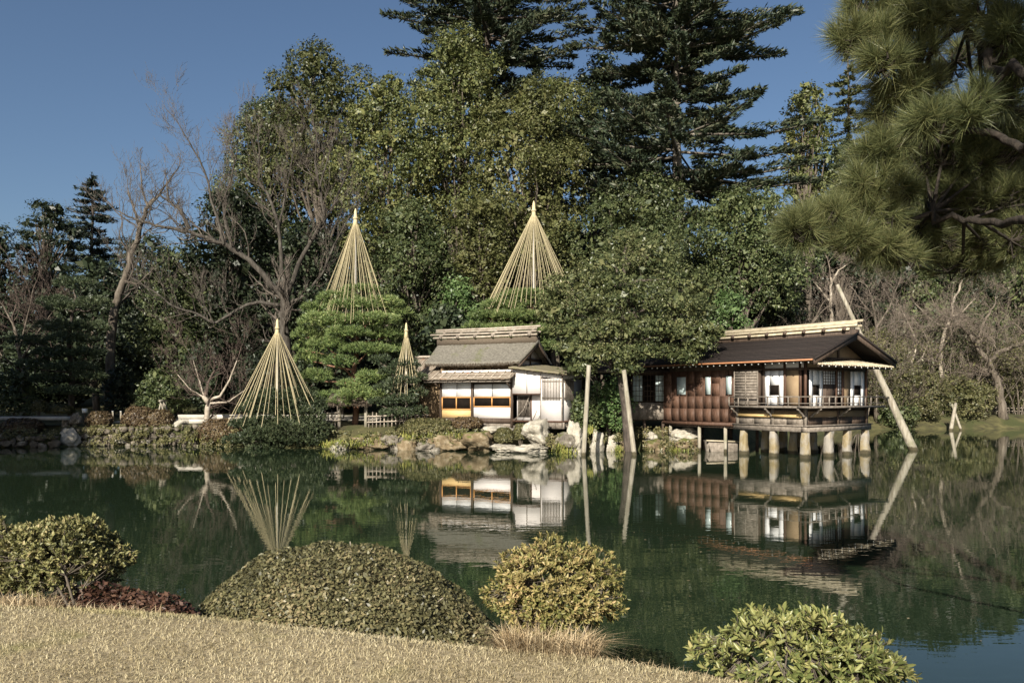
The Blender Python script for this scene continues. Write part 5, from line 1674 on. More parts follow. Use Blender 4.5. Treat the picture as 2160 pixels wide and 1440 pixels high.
# ------------------------------------------------------------------ the two big firs and the other conifers
fir_tree('fir_tree', 'huge dark fir with a bare grey trunk above the pavilion', 1430, 60.0,
         [(-190, 6), (-120, 110), (-60, 170), (0, 215), (50, 232), (110, 225), (150, 160), (190, 135), (235, 185), (280, 270), (340, 300), (400, 305), (440, 270), (470, 150)], 51, trunk_r=0.62, step=1.05, nbr=7, nsp=540, size=0.54, rough=0.28, gap=0.03, wid=0.38, bark='bark_fir')
fir_tree('fir_tree', 'tall dark fir cut off by the top edge above the broadleaf crowns', 1035, 63.0,
         [(-230, 6), (-150, 90), (-70, 160), (0, 190), (60, 205), (110, 205), (150, 195), (190, 170), (240, 110), (290, 60)], 52, trunk_r=0.55, step=1.1, nbr=7, nsp=350, size=0.52, rough=0.3, gap=0.12, bark='bark_dark', wid=0.3)
fir_tree('fir_tree', 'pointed dark fir on the skyline at far left', 193, 76.0, [(372, 5), (400, 26), (440, 44), (480, 56), (530, 68), (600, 74)], 53, 'fir_far', 0.35, 0.7, 7, 60, 0.5, rough=0.2, bark='bark_dark')
fir_tree('fir_tree', 'thin bristly conifer between the great fir and the near pine', 1795, 72.0, [(108, 8), (140, 24), (180, 40), (230, 46), (290, 50), (380, 56)], 54, 'leaf_olive', 0.32, 0.8, 6, 60, 0.45, rough=0.4, gap=0.2, bark='bark')

BG = 'dark trees on the slope behind the garden'
for i, a in enumerate((
    # label, px0, px1, py0, py1, Y, material, lobes, extra
    ('olive rounded crown topping the left shoulder of the wood', 545, 815, 104, 430, 60, 'leaf_olive', 22, {}),
    ('dark domed crown behind the twigs of the big bare tree', 455, 690, 205, 580, 62, 'leaf_mid', 22, {}),
    ('tall olive crown in front of the cut-off fir', 840, 1090, 68, 480, 59, 'leaf_olive', 28, {}),
    ('olive crown between the left shoulder and the tall middle crown', 705, 935, 165, 580, 57.5, 'leaf_olive', 26, {}),
    ('yellow green crown above the tallest rope cone', 985, 1260, 185, 570, 56, 'leaf_yellow', 26, {}),
    ('dark crown beside the left boughs of the great fir', 1190, 1345, 120, 420, 66, 'leaf_dark', 18, {}),
    ('brown green crown left of the great fir', 1090, 1260, 165, 330, 61, 'leaf_olive', 14, {}),
    ('deep green crown between the two tall rope cones', 770, 960, 420, 760, 53, 'leaf_mid', 22, {}),
    ('pale yellow tree with flat tiers left of the tallest rope cone', 925, 1090, 415, 640, 51.5, 'leaf_yellow', 18, dict(lz=0.4, up=0.9)),
    ('small bright green tree behind the tea house ridge', 915, 1015, 588, 740, 49.5, 'leaf_bright', 12, {}),
    ('olive crown at the foot of the great fir', 1210, 1480, 375, 640, 55, 'leaf_mid', 24, {}),
    ('dark olive crown right of the great fir trunk', 1440, 1700, 395, 640, 56, 'leaf_mid', 24, {}),
    ('light green bush between the evergreen and the pavilion ridge', 1485, 1585, 612, 760, 46.5, 'leaf_bright', 12, {}),
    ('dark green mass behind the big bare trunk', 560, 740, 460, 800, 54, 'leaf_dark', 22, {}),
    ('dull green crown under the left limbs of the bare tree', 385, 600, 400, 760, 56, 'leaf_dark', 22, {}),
    ('dull olive crown low behind the leaning bare trunk', 290, 460, 520, 800, 55, 'leaf_mid', 18, {}),
    ('tall brown cypress-like crown right of the great fir', 1640, 1765, 175, 460, 66, 'leaf_olive', 18, dict(lz=0.5)),
    ('dark crown filling the gap under the thin conifer', 1690, 1860, 300, 600, 68, 'leaf_dark', 18, {}),
    ('deep shade tree behind the light green bush', 1500, 1720, 480, 760, 60, 'leaf_dark', 20, {}),
    ('broad dark crown behind the near pine', 1840, 2090, 420, 680, 80, 'leaf_dark', 22, {}),
    ('dull green crown at the right edge above the fence', 2040, 2260, 520, 800, 78, 'leaf_mid', 20, {}),
    ('olive crown behind the twiggy maples on the right bank', 1850, 2060, 560, 800, 76, 'leaf_mid', 20, {}),
    ('dark pine-like crown on the left skyline', 30, 170, 420, 640, 70, 'leaf_dark', 18, dict(lz=0.42, leaf=(0.28, 0.08), up=0.8)),
    ('low dark crown at the left edge of the skyline', -70, 60, 480, 720, 66, 'leaf_dark', 16, {}),
    ('dark crown left of the leaning bare trunk', 130, 280, 540, 800, 60, 'leaf_dark', 18, {}),
    ('dark crown in the valley behind the leaning bare trunk', 225, 400, 500, 720, 72, 'leaf_dark', 16, {}),
    ('dark green crown directly behind the big layered pine', 640, 800, 560, 820, 50, 'leaf_dark', 16, {}),
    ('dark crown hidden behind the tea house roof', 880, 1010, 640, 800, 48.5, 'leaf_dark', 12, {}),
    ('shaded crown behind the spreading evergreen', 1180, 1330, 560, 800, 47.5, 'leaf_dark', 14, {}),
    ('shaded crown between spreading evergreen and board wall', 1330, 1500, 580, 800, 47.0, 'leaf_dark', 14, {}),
)):
    kw = dict(a[8])
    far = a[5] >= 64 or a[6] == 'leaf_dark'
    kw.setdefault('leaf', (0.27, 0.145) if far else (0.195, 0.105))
    broadleaf('broadleaf_tree', a[0], 'tree', *a[1:6], a[6], 300 + i, n=a[7], per=13 if far else 25, dens=1.3 if far else 1.5, **kw)

for i, a in enumerate((
    ('olive shrub on the far bank right of the leaning pole', 1835, 1985, 765, 902, 69.5, 'leaf_bank', 14),
    ('leafy olive shrub over the water below the twiggy maples', 1950, 2090, 795, 902, 70, 'leaf_bank', 14),
    ('olive shrub behind the pavilion gable', 1790, 1920, 690, 850, 68, 'leaf_bank', 12),
    ('dark shrub behind the pavilion right corner', 1845, 1935, 830, 908, 67.2, 'leaf_mid', 10),
    ('olive shrub above the right bank fence', 2070, 2200, 720, 860, 74, 'leaf_bank', 12),
    ('dark leafy shrub behind the azaleas and the trestle', 285, 400, 780, 880, 50, 'leaf_mid', 12),
    ('dark leafy shrub left of the bare maple', 385, 470, 730, 870, 52, 'leaf_dark', 10),
    ('dark shrub at the left edge above the long hedge', -20, 80, 780, 885, 50, 'leaf_mid', 12),
    ('dark shrub between bare maple and big layered pine', 490, 640, 740, 890, 49.5, 'leaf_dark', 14),
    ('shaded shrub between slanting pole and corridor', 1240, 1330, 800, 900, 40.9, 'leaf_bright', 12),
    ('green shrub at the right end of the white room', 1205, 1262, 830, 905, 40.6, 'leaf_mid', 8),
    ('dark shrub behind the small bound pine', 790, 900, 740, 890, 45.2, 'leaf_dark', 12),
    ('dull shrub filling the shade left of the bridge pine', 215, 300, 770, 880, 52, 'leaf_dark', 10),
)):
    broadleaf('shrub', a[0], 'shrub', *a[1:6], a[6], 400 + i, n=a[7], leaf=(0.17, 0.085), per=22, dens=2.2, clump=0.3, r0=0.06)

# the wood behind: trees nobody can tell apart
WOOD = []
for i in range(3):
    rg = np.random.default_rng(460 + i)
    lob = envelope_lobes(rg, np.array([0, 0, 0.6]), np.array([0, 0, 10.0]), 4.2, 3.8, 30)
    cr = make_mesh('crown', lobed_crown(rg, lob, (0.30, 0.17), 0.5, 20, 1.0, 0.2), M['leaf_dark'])
    tm = make_mesh('trunk', limbs(rg, Acc(), np.zeros(3), lob, 0.3), M['bark_dark'], None, True)
    WOOD.append((tm, cr))
rg = np.random.default_rng(470)
for i, (px, Y, top) in enumerate(((-60, 80, 600), (60, 82, 590), (170, 84, 600), (290, 84, 585), (400, 82, 560), (500, 80, 520), (610, 78, 500), (720, 76, 480), (840, 74, 470), (960, 74, 460), (1090, 74, 440), (1210, 72, 470), (1330, 72, 520), (1450, 72, 520),
                                  (1570, 74, 500), (1680, 76, 480), (1780, 80, 450), (1890, 88, 430), (2000, 90, 430), (2110, 90, 450), (2220, 90, 470), (340, 66, 650), (100, 64, 680), (470, 62, 650), (680, 60, 620), (1420, 58, 620), (1600, 63, 620), (1900, 80, 600), (2060, 82, 600))):
    x = (px - CXP) / FPX * Y
    z0 = gz(x, Y)
    t = thing('wood_tree', 'dense dark tree in the wood behind the garden', 'tree', (x, Y, z0), 'trees of the dark wood behind')
    k = (EYE + (HOR - top) / FPX * Y - z0) / 10.0
    t.scale = (max(k, 1.0), max(k, 1.0), k)
    t.rotation_euler = (0, 0, rg.random() * 6.28)
    for nm, me in zip(('trunk', 'crown'), WOOD[i % 3]):
        link(nm, me, t)

# unseen trees added left of the picture to shade the left bank
for i, (x, y, h, w) in enumerate(((-34.5, 31.0, 16.0, 6.0), (-34.0, 37.0, 13.0, 5.0), (-33.5, 24.5, 12.5, 4.6), (-43.0, 33.0, 18.0, 7.0))):
    rg = np.random.default_rng(480 + i)
    base = np.array([x, y, gz(x, y)])
    lob = envelope_lobes(rg, base + UP * 3, base + UP * h, w, w, 18)
    t = thing('broadleaf_tree', ('tall unseen evergreen added on the left bank to cast shade', 'shorter unseen evergreen added to cast shade near the slab bridge', 'low unseen evergreen added to cast shade nearest the lawn', 'tallest unseen evergreen added to cast shade on the left bank')[i], 'tree', base)
    part('trunk', limbs(rg, Acc(), base, lob, 0.4), M['bark'], t, True)
    part('crown', lobed_crown(rg, lob, (0.34, 0.2), 0.5, 18, 0.9, 0.2), M['leaf_dark'], t)

# ------------------------------------------------------------------ bare trees
def L_(pts, Y0, r0, r1, dY=0.0):
    n = len(pts)
    return [(P(x, y, Y0 + dY * i / max(1, n - 1)), r0 + (r1 - r0) * i / max(1, n - 1)) for i, (x, y) in enumerate(pts)]


bt = P(600, 0, 50)
bt[2] = gz(bt[0], 50)
bare_tree('bare_tree', 'huge old bare tree with crooked pollarded limbs left of centre', bt, [
    [(bt - UP * 0.2, 0.45)] + L_([(600, 720), (601, 660), (602, 625)], 50, 0.303, 0.286),
    L_([(602, 630), (570, 598), (528, 548), (477, 518), (443, 505), (397, 488), (346, 480), (299, 467), (262, 452)], 50, 0.207, 0.048, -0.8),
    L_([(401, 482), (380, 442), (356, 425), (352, 393)], 49.4, 0.103, 0.054),
    L_([(356, 425), (337, 412), (320, 429), (312, 460)], 49.4, 0.061, 0.034),
    L_([(473, 516), (460, 463), (447, 429), (439, 382), (422, 340), (401, 302), (378, 264)], 49.6, 0.103, 0.027, 0.8),
    L_([(490, 522), (476, 470), (471, 425), (490, 370), (500, 320)], 49.8, 0.121, 0.034, 1.0),
    L_([(600, 625), (592, 535), (587, 471), (566, 412), (545, 382), (547, 336), (545, 281)], 50, 0.146, 0.034, 1.0),
    L_([(588, 480), (600, 420), (612, 360), (620, 310)], 50.4, 0.073, 0.027, 0.8),
    L_([(606, 625), (634, 548), (664, 497), (685, 459), (672, 387), (664, 344), (668, 295)], 50, 0.164, 0.041, -0.8),
    L_([(664, 497), (700, 440), (722, 390), (738, 350)], 49.6, 0.085, 0.027, 0.6),
    L_([(672, 400), (690, 340), (704, 290)], 49.3, 0.061, 0.027),
    L_([(605, 640), (638, 628), (681, 577), (706, 514), (730, 470)], 50, 0.121, 0.034, -1.0),
    L_([(598, 645), (545, 637), (515, 645), (452, 683), (418, 662), (363, 645), (325, 615), (278, 586)], 50, 0.121, 0.034, -1.5),
    L_([(452, 683), (430, 640), (424, 600)], 49.2, 0.048, 0.020),
], 61, 'bark_limb', 'twig_limb', depth=4, up=0.3, L0=0.17, kids=(2, 4), every=1, rmin=0.011, spread=0.65)
bb = P(232, 0, 53)
bb[2] = gz(bb[0], 53)
bare_tree('bare_tree', 'pale bare trunk leaning right against the sky at left', bb, [
    [(bb - UP * 0.2, 0.34)] + L_([(236, 690), (243, 645), (261, 594), (278, 539), (295, 484), (312, 437), (332, 415)], 53, 0.3, 0.09, -1.0),
    L_([(295, 484), (282, 440), (270, 400)], 52.4, 0.1, 0.04),
    L_([(312, 437), (300, 400), (296, 350)], 52.2, 0.08, 0.03),
    L_([(262, 592), (290, 600), (330, 560)], 52.6, 0.08, 0.03),
], 62, 'bark', 'twig_limb', depth=4, up=0.3, L0=0.22, kids=(2, 3), every=2, rmin=0.014, spread=0.65)
bm = P(434, 0, 46)
bm[2] = gz(bm[0], 46)
bare_tree('bare_maple', 'small bare maple with reddish twigs on the left bank', bm, [
    [(bm - UP * 0.2, 0.2)] + L_([(437, 880), (438, 850), (432, 835)], 46, 0.17, 0.13),
    L_([(432, 840), (420, 800), (408, 760)], 46, 0.06, 0.02),
    L_([(438, 845), (465, 835), (485, 800), (500, 760)], 46, 0.1, 0.03, -0.5),
    L_([(440, 850), (480, 848), (520, 820)], 46, 0.07, 0.02),
    L_([(432, 838), (400, 820), (375, 790)], 46, 0.05, 0.02),
], 63, 'bark_pale', 'twig_brown', depth=4, up=0.22, L0=0.5, kids=(3, 4), every=2, rmin=0.009, spread=0.8)
b2 = P(55, 0, 52)
b2[2] = gz(b2[0], 52)
bare_tree('bare_maple', 'reddish bare maple in the shade at the left edge', b2, [
    [(b2 - UP * 0.2, 0.18)] + L_([(52, 800), (40, 740), (30, 690)], 52, 0.15, 0.09),
    L_([(45, 760), (80, 700), (110, 660)], 52, 0.09, 0.03, -0.6),
    L_([(35, 700), (10, 650), (-10, 620)], 52, 0.07, 0.03),
    L_([(40, 740), (60, 660), (70, 610)], 51.6, 0.07, 0.03),
], 64, 'bark', 'twig_brown', depth=4, up=0.2, L0=0.55, kids=(3, 4), every=2, rmin=0.011, spread=0.85)
# right bank
br = P(2118, 0, 70.0)
br[2] = gz(br[0], 70.0)
bare_tree('bare_maple', 'bare maple with a pale forked trunk at the right edge', br, [
    [(br - UP * 0.2, 0.42)] + L_([(2113, 850), (2105, 800), (2085, 765), (2060, 730), (2045, 705)], 70.0, 0.34, 0.16),
    L_([(2085, 765), (2110, 740), (2150, 728), (2185, 700)], 70.0, 0.22, 0.1, -1),
    L_([(2045, 705), (2020, 680), (1990, 665)], 70.0, 0.18, 0.07, -1),
    L_([(2060, 730), (2075, 680), (2100, 640)], 69.8, 0.18, 0.06),
], 65, 'bark', 'twig_pink', depth=5, up=0.1, L0=0.5, kids=(2, 4), every=3, rmin=0.014, spread=0.95, tropism=np.array([-0.5, -0.2, 0.0]))
for i, (label, px, Y, limbs_, mt) in enumerate((
    ('bare maple with a bright forked stem behind the bank shrubs', 1985, 70.5, [[(1985, 740), (1993, 694), (2008, 667), (2008, 642), (2024, 609), (2030, 590)], [(2008, 667), (2027, 660), (2057, 630)], [(1993, 694), (1960, 670), (1930, 640)]], 'bark_pale'),
    ('grey twiggy tree with a mossy stem right of the gable', 1968, 70.0, [[(1968, 790), (1965, 750), (1955, 715)], [(1965, 770), (1990, 730), (2010, 700)], [(1960, 740), (1930, 715), (1905, 690)]], 'bark'),
    ('leaning bare stem close behind the pavilion gable', 1912, 69.5, [[(1915, 800), (1922, 770), (1932, 735)], [(1922, 775), (1945, 755), (1960, 720)], [(1932, 740), (1925, 700), (1905, 660)]], 'bark_pale'),
    ('fine grey twigged tree above the pavilion ridge end', 1850, 67.5, [[(1850, 720), (1848, 680), (1840, 640)], [(1850, 690), (1875, 650), (1890, 610)], [(1846, 670), (1820, 640), (1800, 610)]], 'bark'),
    ('bare pruned tree with white stubs above the leaning pole', 1752, 62.0, [[(1756, 700), (1752, 640), (1752, 585)], [(1752, 600), (1768, 572), (1784, 560)], [(1754, 640), (1730, 610), (1712, 590)]], 'bark_pale'),
    ('twiggy grey shrub above the pavilion ridge', 1700, 59.0, [[(1700, 720), (1698, 680), (1690, 650)], [(1700, 700), (1720, 670), (1735, 640)], [(1700, 690), (1675, 665), (1665, 640)]], 'bark'),
)):
    b = P(px, 0, Y)
    b[2] = gz(b[0], Y)
    mains = []
    for j, l in enumerate(limbs_):
        m_ = L_(l, Y, 0.17 if j == 0 else 0.1, 0.07 if j == 0 else 0.035, -0.6)
        if j == 0:
            m_ = [(b - UP * 0.2, 0.24)] + m_
        mains.append(m_)
    bare_tree('bare_tree', label, b, mains, 70 + i, mt, 'twig_pink' if i % 2 == 0 else 'twig_grey', depth=5, up=0.12, L0=0.62 if i < 4 else 0.42, kids=(2, 4), every=4, rmin=0.012, spread=0.9)

# thicket of bare shrubs along the far right bank
for i, (label, px, top, Y, w) in enumerate((
    ('bare grey thicket shrub just above the pavilion ridge end', 1815, 640, 66.0, 70),
    ('bare thicket shrub behind the leaning pole top', 1740, 640, 62.5, 60),
    ('low bare thicket shrub left of the leaning pole', 1655, 650, 58.5, 50),
    ('wide bare shrub right of the gable eave', 1885, 690, 68.0, 70),
    ('bare thicket shrub over the olive bank shrub', 1945, 650, 70.5, 80),
    ('pinkish bare shrub above the two water props', 2020, 640, 71.0, 80),
    ('bare shrub beside the forked maple', 2085, 640, 72.5, 70),
    ('bare pinkish shrub at the right edge', 2150, 630, 72.0, 70),
    ('short bare shrub low over the water at the pole foot', 1905, 800, 67.6, 45),
)):
    rg = np.random.default_rng(900 + i)
    b = P(px, 0, Y)
    b[2] = gz(b[0], Y)
    t = thing('bare_shrub', label, 'shrub', b)
    H = EYE + (HOR - top) / FPX * Y - b[2]
    st, tw = [], []
    for k in range(6):
        a = rg.random() * 6.28
        d = nrm(np.array([math.cos(a) * w / FPX * Y / H * 1.1, math.sin(a) * 0.4, 1.0]))
        grow(rg, tw, b + np.array([math.cos(a), math.sin(a), 0]) * 0.25 - UP * 0.1, d, H * rg.uniform(0.45, 0.62), 0.06, 4, 0.12, 0.16, (3, 4), 0.62, 0.75, 0.012)
    ends = np.array([x[1] for x in tw if x[2] < 0.0125])
    ends = ends[rg.integers(0, len(ends), 2600)] + rg.normal(size=(2600, 3)) * 0.12
    ends = ends[ends[:, 2] < b[2] + H * (0.62 + 0.2 * rg.random(len(ends)))]
    L = 0.2 * (0.6 + 0.7 * rg.random(len(ends)))
    part('leaves', Acc().add(*leaf_quads(rg, ends, UP + rg.normal(size=ends.shape) * 0.6, L, L * 0.5)), M['leaf_bank'], t)
    st = [x for x in tw if x[2] > 0.03]
    tw = [x for x in tw if x[2] <= 0.03]
    part('stems', segs_acc(st, 5), M['bark'], t)
    part('twigs', segs_acc(tw, 3), M['twig_pink' if i % 3 else 'twig_grey'], t)

# ------------------------------------------------------------------ the near pine, its boughs reaching in from the right
rg = np.random.default_rng(91)
nb = np.array([4.75, 2.6, gz(4.75, 2.6)])
np_ = thing('near_pine', 'near long-needled pine reaching in from the upper right corner', 'pine tree', nb)
ac = Acc()
ac.tube([nb - UP * 0.2, nb + np.array([-0.05, 0.15, 1.2]), nb + np.array([-0.2, 0.4, 2.4]), nb + np.array([-0.35, 0.7, 3.6]), nb + np.array([-0.6, 0.9, 4.8]), nb + np.array([-0.8, 1.0, 5.8])], np.array([0.24, 0.2, 0.18, 0.15, 0.11, 0.05]), 10)
tA, tB, tC = nb + np.array([-0.2, 0.4, 2.5]), nb + np.array([-0.35, 0.7, 3.5]), nb + np.array([-0.6, 0.9, 4.6])
LIMB = [np.array([tA, P(2200, 470, 4.8), P(2080, 470, 5.5), P(1960, 455, 5.8), P(1840, 480, 5.7), P(1730, 478, 5.5)]),
        np.array([tB, P(2230, 160, 4.7), P(2085, 135, 5.2), P(2075, 100, 5.3), P(2045, 60, 5.4), P(1960, 90, 5.5), P(1860, 110, 5.5), P(1800, 95, 5.5)]),
        np.array([tB, P(2200, 300, 4.8), P(2100, 290, 5.3), P(1990, 270, 5.3), P(1900, 300, 5.6), P(1850, 340, 5.7)]),
        np.array([tC, np.array([3.6, 3.8, 5.9]), np.array([2.9, 3.8, 5.9]), np.array([2.35, 3.7, 5.85])]),
        np.array([P(2085, 135, 5.2), P(2120, 100, 5.2), P(2140, 60, 5.2)])]
fine = []
for k, l in enumerate(LIMB):
    m = 5 * len(l)
    f = np.array([np.interp(np.linspace(0, len(l) - 1, m), np.arange(len(l)), l[:, i]) for i in range(3)]).T
    f[1:-1] += rg.normal(size=(m - 2, 3)) * 0.022
    ac.tube(f, np.linspace(0.036 if k != 4 else 0.02, 0.008, m), 8)
    fine.append(f)
fine = np.vstack(fine)
CL = [  # px, py, Y, half sizes px, tufts
    (1690, 485, 5.4, 42, 30, 26), (1740, 470, 5.5, 45, 32, 24), (1790, 505, 5.5, 50, 26, 24), (1850, 515, 5.6, 50, 24, 22), (1800, 440, 5.6, 45, 28, 22), (1845, 455, 5.6, 45, 30, 22),
    (1850, 330, 5.7, 45, 40, 26), (1830, 390, 5.6, 50, 36, 26), (1890, 400, 5.7, 40, 40, 20), (1880, 300, 5.7, 40, 30, 18), (1900, 540, 5.7, 40, 20, 14),
    (1790, 75, 5.5, 30, 28, 16), (1840, 80, 5.5, 40, 34, 22), (1890, 40, 5.6, 48, 36, 24), (1860, 130, 5.4, 40, 28, 18), (1950, 40, 5.5, 50, 36, 24), (1930, 110, 5.5, 44, 30, 20), (2010, 20, 5.5, 40, 26, 18), (1830, 10, 5.6, 40, 24, 14),
    (1955, 255, 5.0, 42, 22, 16), (2030, 245, 5.0, 34, 24, 12), (2060, 205, 5.1, 26, 20, 8), (1895, 185, 5.6, 44, 34, 20), (1950, 180, 5.7, 40, 34, 16), (1870, 230, 5.7, 34, 30, 14),
    (2125, 50, 5.2, 36, 46, 24), (2145, 120, 5.3, 32, 40, 18), (2080, 20, 5.3, 34, 22, 12), (2150, 170, 5.4, 26, 26, 10), (2120, 210, 5.5, 34, 22, 12),
    (1950, 330, 6.1, 70, 46, 34), (2040, 330, 6.1, 64, 46, 34), (2125, 310, 6.1, 56, 60, 36), (1970, 420, 6.2, 70, 46, 36), (2060, 420, 6.1, 70, 50, 36), (2140, 410, 6.0, 50, 56, 30), (1920, 480, 6.1, 56, 34, 24), (2000, 505, 6.2, 74, 30, 32),
    (2090, 510, 6.1, 70, 36, 32), (2150, 500, 5.9, 40, 40, 20), (1990, 300, 6.0, 60, 30, 20), (2080, 260, 6.0, 60, 30, 22), (2030, 560, 6.3, 80, 18, 20), (1940, 380, 6.4, 60, 60, 30), (2070, 370, 6.5, 70, 70, 36), (2150, 250, 6.2, 40, 40, 18),
    (1960, 300, 6.9, 90, 80, 40), (2060, 250, 6.9, 90, 80, 40), (2140, 330, 6.9, 60, 100, 40), (2000, 420, 7.0, 110, 70, 50), (2110, 450, 7.0, 80, 80, 44), (1960, 500, 7.0, 80, 40, 26), (2080, 540, 7.0, 90, 36, 30), (2120, 120, 6.4, 50, 70, 26), (2010, 130, 6.3, 60, 60, 24), (1930, 210, 6.5, 60, 50, 24)]
Cs, As = [], []
tw = []
for px, py, Y, hx, hy, n in CL:
    n = int(n * 1.8)
    c = P(px, py, Y)
    d = rg.normal(size=(n, 3))
    d /= np.maximum(1.0, np.linalg.norm(d, axis=1, keepdims=True) / 1.5)
    q = c + d * np.array([hx, 0.9 * hx, hy]) * Y / FPX * 0.62
    Cs.append(q)
    As.append(nrm(d * 0.5 + np.array([-0.45, -0.25, 0.45]) + rg.normal(size=(n, 3)) * 0.3))
    i = np.argmin(np.linalg.norm(fine - c, axis=1))
    hub = c * 0.75 + fine[i] * 0.25 - UP * 0.05
    tw.append((fine[i], hub, 0.014, 0.010))
    for p_ in q:
        m = (hub + p_) / 2 + rg.normal(size=3) * 0.03 - UP * 0.03
        tw.append((hub, m, 0.006, 0.005))
        tw.append((m, p_, 0.007, 0.005))
# unseen tufts of the same crown, added overhead to shade the boughs below
n = 420
d = nrm(rg.normal(size=(n, 3))) * rg.random((n, 1)) ** 0.4
q = np.array([3.05, 3.75, 5.95]) + d * np.array([0.95, 0.7, 0.55])
Cs.append(q)
As.append(nrm(d * 0.6 + UP * 0.5))
for p_ in q[::3]:
    i = np.argmin(np.linalg.norm(fine - p_, axis=1))
    tw.append((fine[i], p_, 0.012, 0.005))
part('trunk', ac, M['bark_near'], np_, True)
part('twigs', segs_acc(tw, 5), M['bark_near'], np_)
na = Acc()
C_, A_ = np.vstack(Cs), np.vstack(As)
tufts(rg, na, C_, A_, 66, 0.165, 0.0040, 1.05, 0.06)
part('needles', na, M['needle'], np_)

# ------------------------------------------------------------------ the near bank: shrubs and dry grass
def leaf_bush(name, label, c, r, mat, seed, shoots, per, leaf, base, stems=16, singles=0, shell=(0.45, 1.0), low=-0.55, bumpy=0.12, angle=(0.35, 1.25), stem_mat='bark_pale', sr=0.012, axis_up=0.35):
    """a loose shrub: stems, shoots and a rosette of folded leaves at every shoot's end"""
    rg = np.random.default_rng(seed)
    c, r, base = np.asarray(c, float), np.asarray(r, float), np.asarray(base, float)
    t = thing(name, label, 'shrub', base)
    d = nrm(rg.normal(size=(shoots * 3, 3)))
    d = d[d[:, 2] > low][:shoots]
    k = len(d)
    ph = rg.random(4) * 6
    w = 1 + bumpy * (np.sin(d[:, 0] * 5 + ph[0]) + np.sin(d[:, 1] * 6 + ph[1]) * 0.6 + np.sin(d[:, 2] * 7 + d[:, 0] * 4 + ph[2]))
    f = shell[0] + (shell[1] - shell[0]) * rg.random(k) ** 0.45
    tip = c + d * r * (w * f)[:, None]
    ax = nrm(d / r * r.mean() + UP * axis_up + rg.normal(size=(k, 3)) * 0.25)
    th = rg.random((k, per)) * 2 * math.pi
    el = angle[0] + (angle[1] - angle[0]) * rg.random((k, per))
    x = nrm(np.cross(ax, rg.normal(size=(k, 3))))
    y = np.cross(ax, x)
    D = ax[:, None] * np.cos(el)[..., None] + (x[:, None] * np.cos(th)[..., None] + y[:, None] * np.sin(th)[..., None]) * np.sin(el)[..., None]
    N = nrm(ax[:, None] - D * np.sum(ax[:, None] * D, 2, keepdims=True) + rg.normal(size=(k, per, 3)) * 0.2)
    Cc = tip[:, None] - ax[:, None] * (rg.random((k, per, 1)) * leaf[0] * 0.9)
    Cc, D, N = Cc.reshape(-1, 3), D.reshape(-1, 3), N.reshape(-1, 3)
    L = leaf[0] * (0.6 + 0.65 * rg.random(len(Cc)))
    order = np.argsort(np.linalg.norm(Cc - np.array([0, 0, EYE]), axis=1) - 0.35 * (Cc[:, 2] - base[2]))
    pick, rest = order[:singles], order[singles:]
    ac = Acc().add(*leaf_quads(rg, Cc[rest], N[rest], L[rest], L[rest] * leaf[1] / leaf[0], True, D[rest]))
    o = part('foliage', ac, M[mat], t)
    if singles:
        o["kind"] = "stuff"
        V, F = leaf_quads(rg, np.zeros((1, 3)), np.array([[0, 0, 1.0]]), 1.0, leaf[1] / leaf[0], True, np.array([[1.0, 0, 0]]))
        me = make_mesh('leaf', Acc().add(V, F), M[mat])
        from mathutils import Matrix
        for i in pick:
            dd = D[i] / np.linalg.norm(D[i])
            nn = nrm(N[i] - dd * np.dot(N[i], dd))
            ss = np.cross(nn, dd)
            lo = Cc[i] - base
            m = Matrix(((dd[0] * L[i], ss[0] * L[i], nn[0] * L[i], lo[0]), (dd[1] * L[i], ss[1] * L[i], nn[1] * L[i], lo[1]), (dd[2] * L[i], ss[2] * L[i], nn[2] * L[i], lo[2]), (0, 0, 0, 1)))
            q = link('leaf', me, t)
            q.matrix_basis = m
    sg = []
    mids = []
    for j in range(stems):
        dj = nrm(rg.normal(size=3) + UP * 0.8)
        e = c + dj * r * rg.uniform(0.35, 0.8)
        b0 = base + np.array([np.clip(rg.normal(), -1.2, 1.2) * 0.1, rg.normal() * 0.05, -0.03])
        m = (b0 + e) / 2 + rg.normal(size=3) * 0.05
        sg += [(b0, m, sr * 1.3, sr), (m, e, sr, sr * 0.6)]
        mids += [m, e]
    mids = np.array(mids)
    for p_ in tip[:: max(1, k // 500)]:
        i = np.argmin(np.linalg.norm(mids - p_, axis=1))
        sg.append((mids[i], p_, sr * 0.35, sr * 0.2))
    part('stems', segs_acc(sg, 5), M[stem_mat], t)
    return t


def onb(px, Y):
    x = (px - CXP) / FPX * Y
    return np.array([x, Y, gz(x, Y)])


# big clipped mound
rg = np.random.default_rng(121)
mb = np.array([-1.42, 6.75, gz(-1.42, 6.75)])
mt_ = thing('clipped_mound', 'wide smooth clipped mound shrub on the near bank', 'shrub', mb)
n = 80000
d = nrm(rg.normal(size=(n, 3)))
d = d[d[:, 2] > -0.25]
ang = math.atan2(-0.72, 2.3)
rr = np.array([1.44, 0.9, 0.93])
w = 1 + 0.006 * np.sin(d @ np.array([6.0, 3, 4]) + 1) + 0.010 * np.sin(d @ np.array([-9.0, 8, 5])) + 0.02 * np.sin(d @ np.array([15.0, 13, -11]))
sx = 1 - 0.10 * d[:, 0]
q = d * rr * (w * (1 - 0.09 * rg.random(len(d)) ** 1.3))[:, None]
q[:, 2] *= np.where(q[:, 0] > 0.2, 1 - 0.30 * ((q[:, 0] - 0.2).clip(0) / 1.2) ** 1.3, 1)
nn = nrm(d / rr)
rot = np.array([[math.cos(ang), -math.sin(ang), 0], [math.sin(ang), math.cos(ang), 0], [0, 0, 1]])
q, nn = q @ rot.T, nn @ rot.T
mc = np.array([-1.42, 6.72, 0.50])
L = 0.038 * (0.55 + 0.8 * rg.random(len(q)))
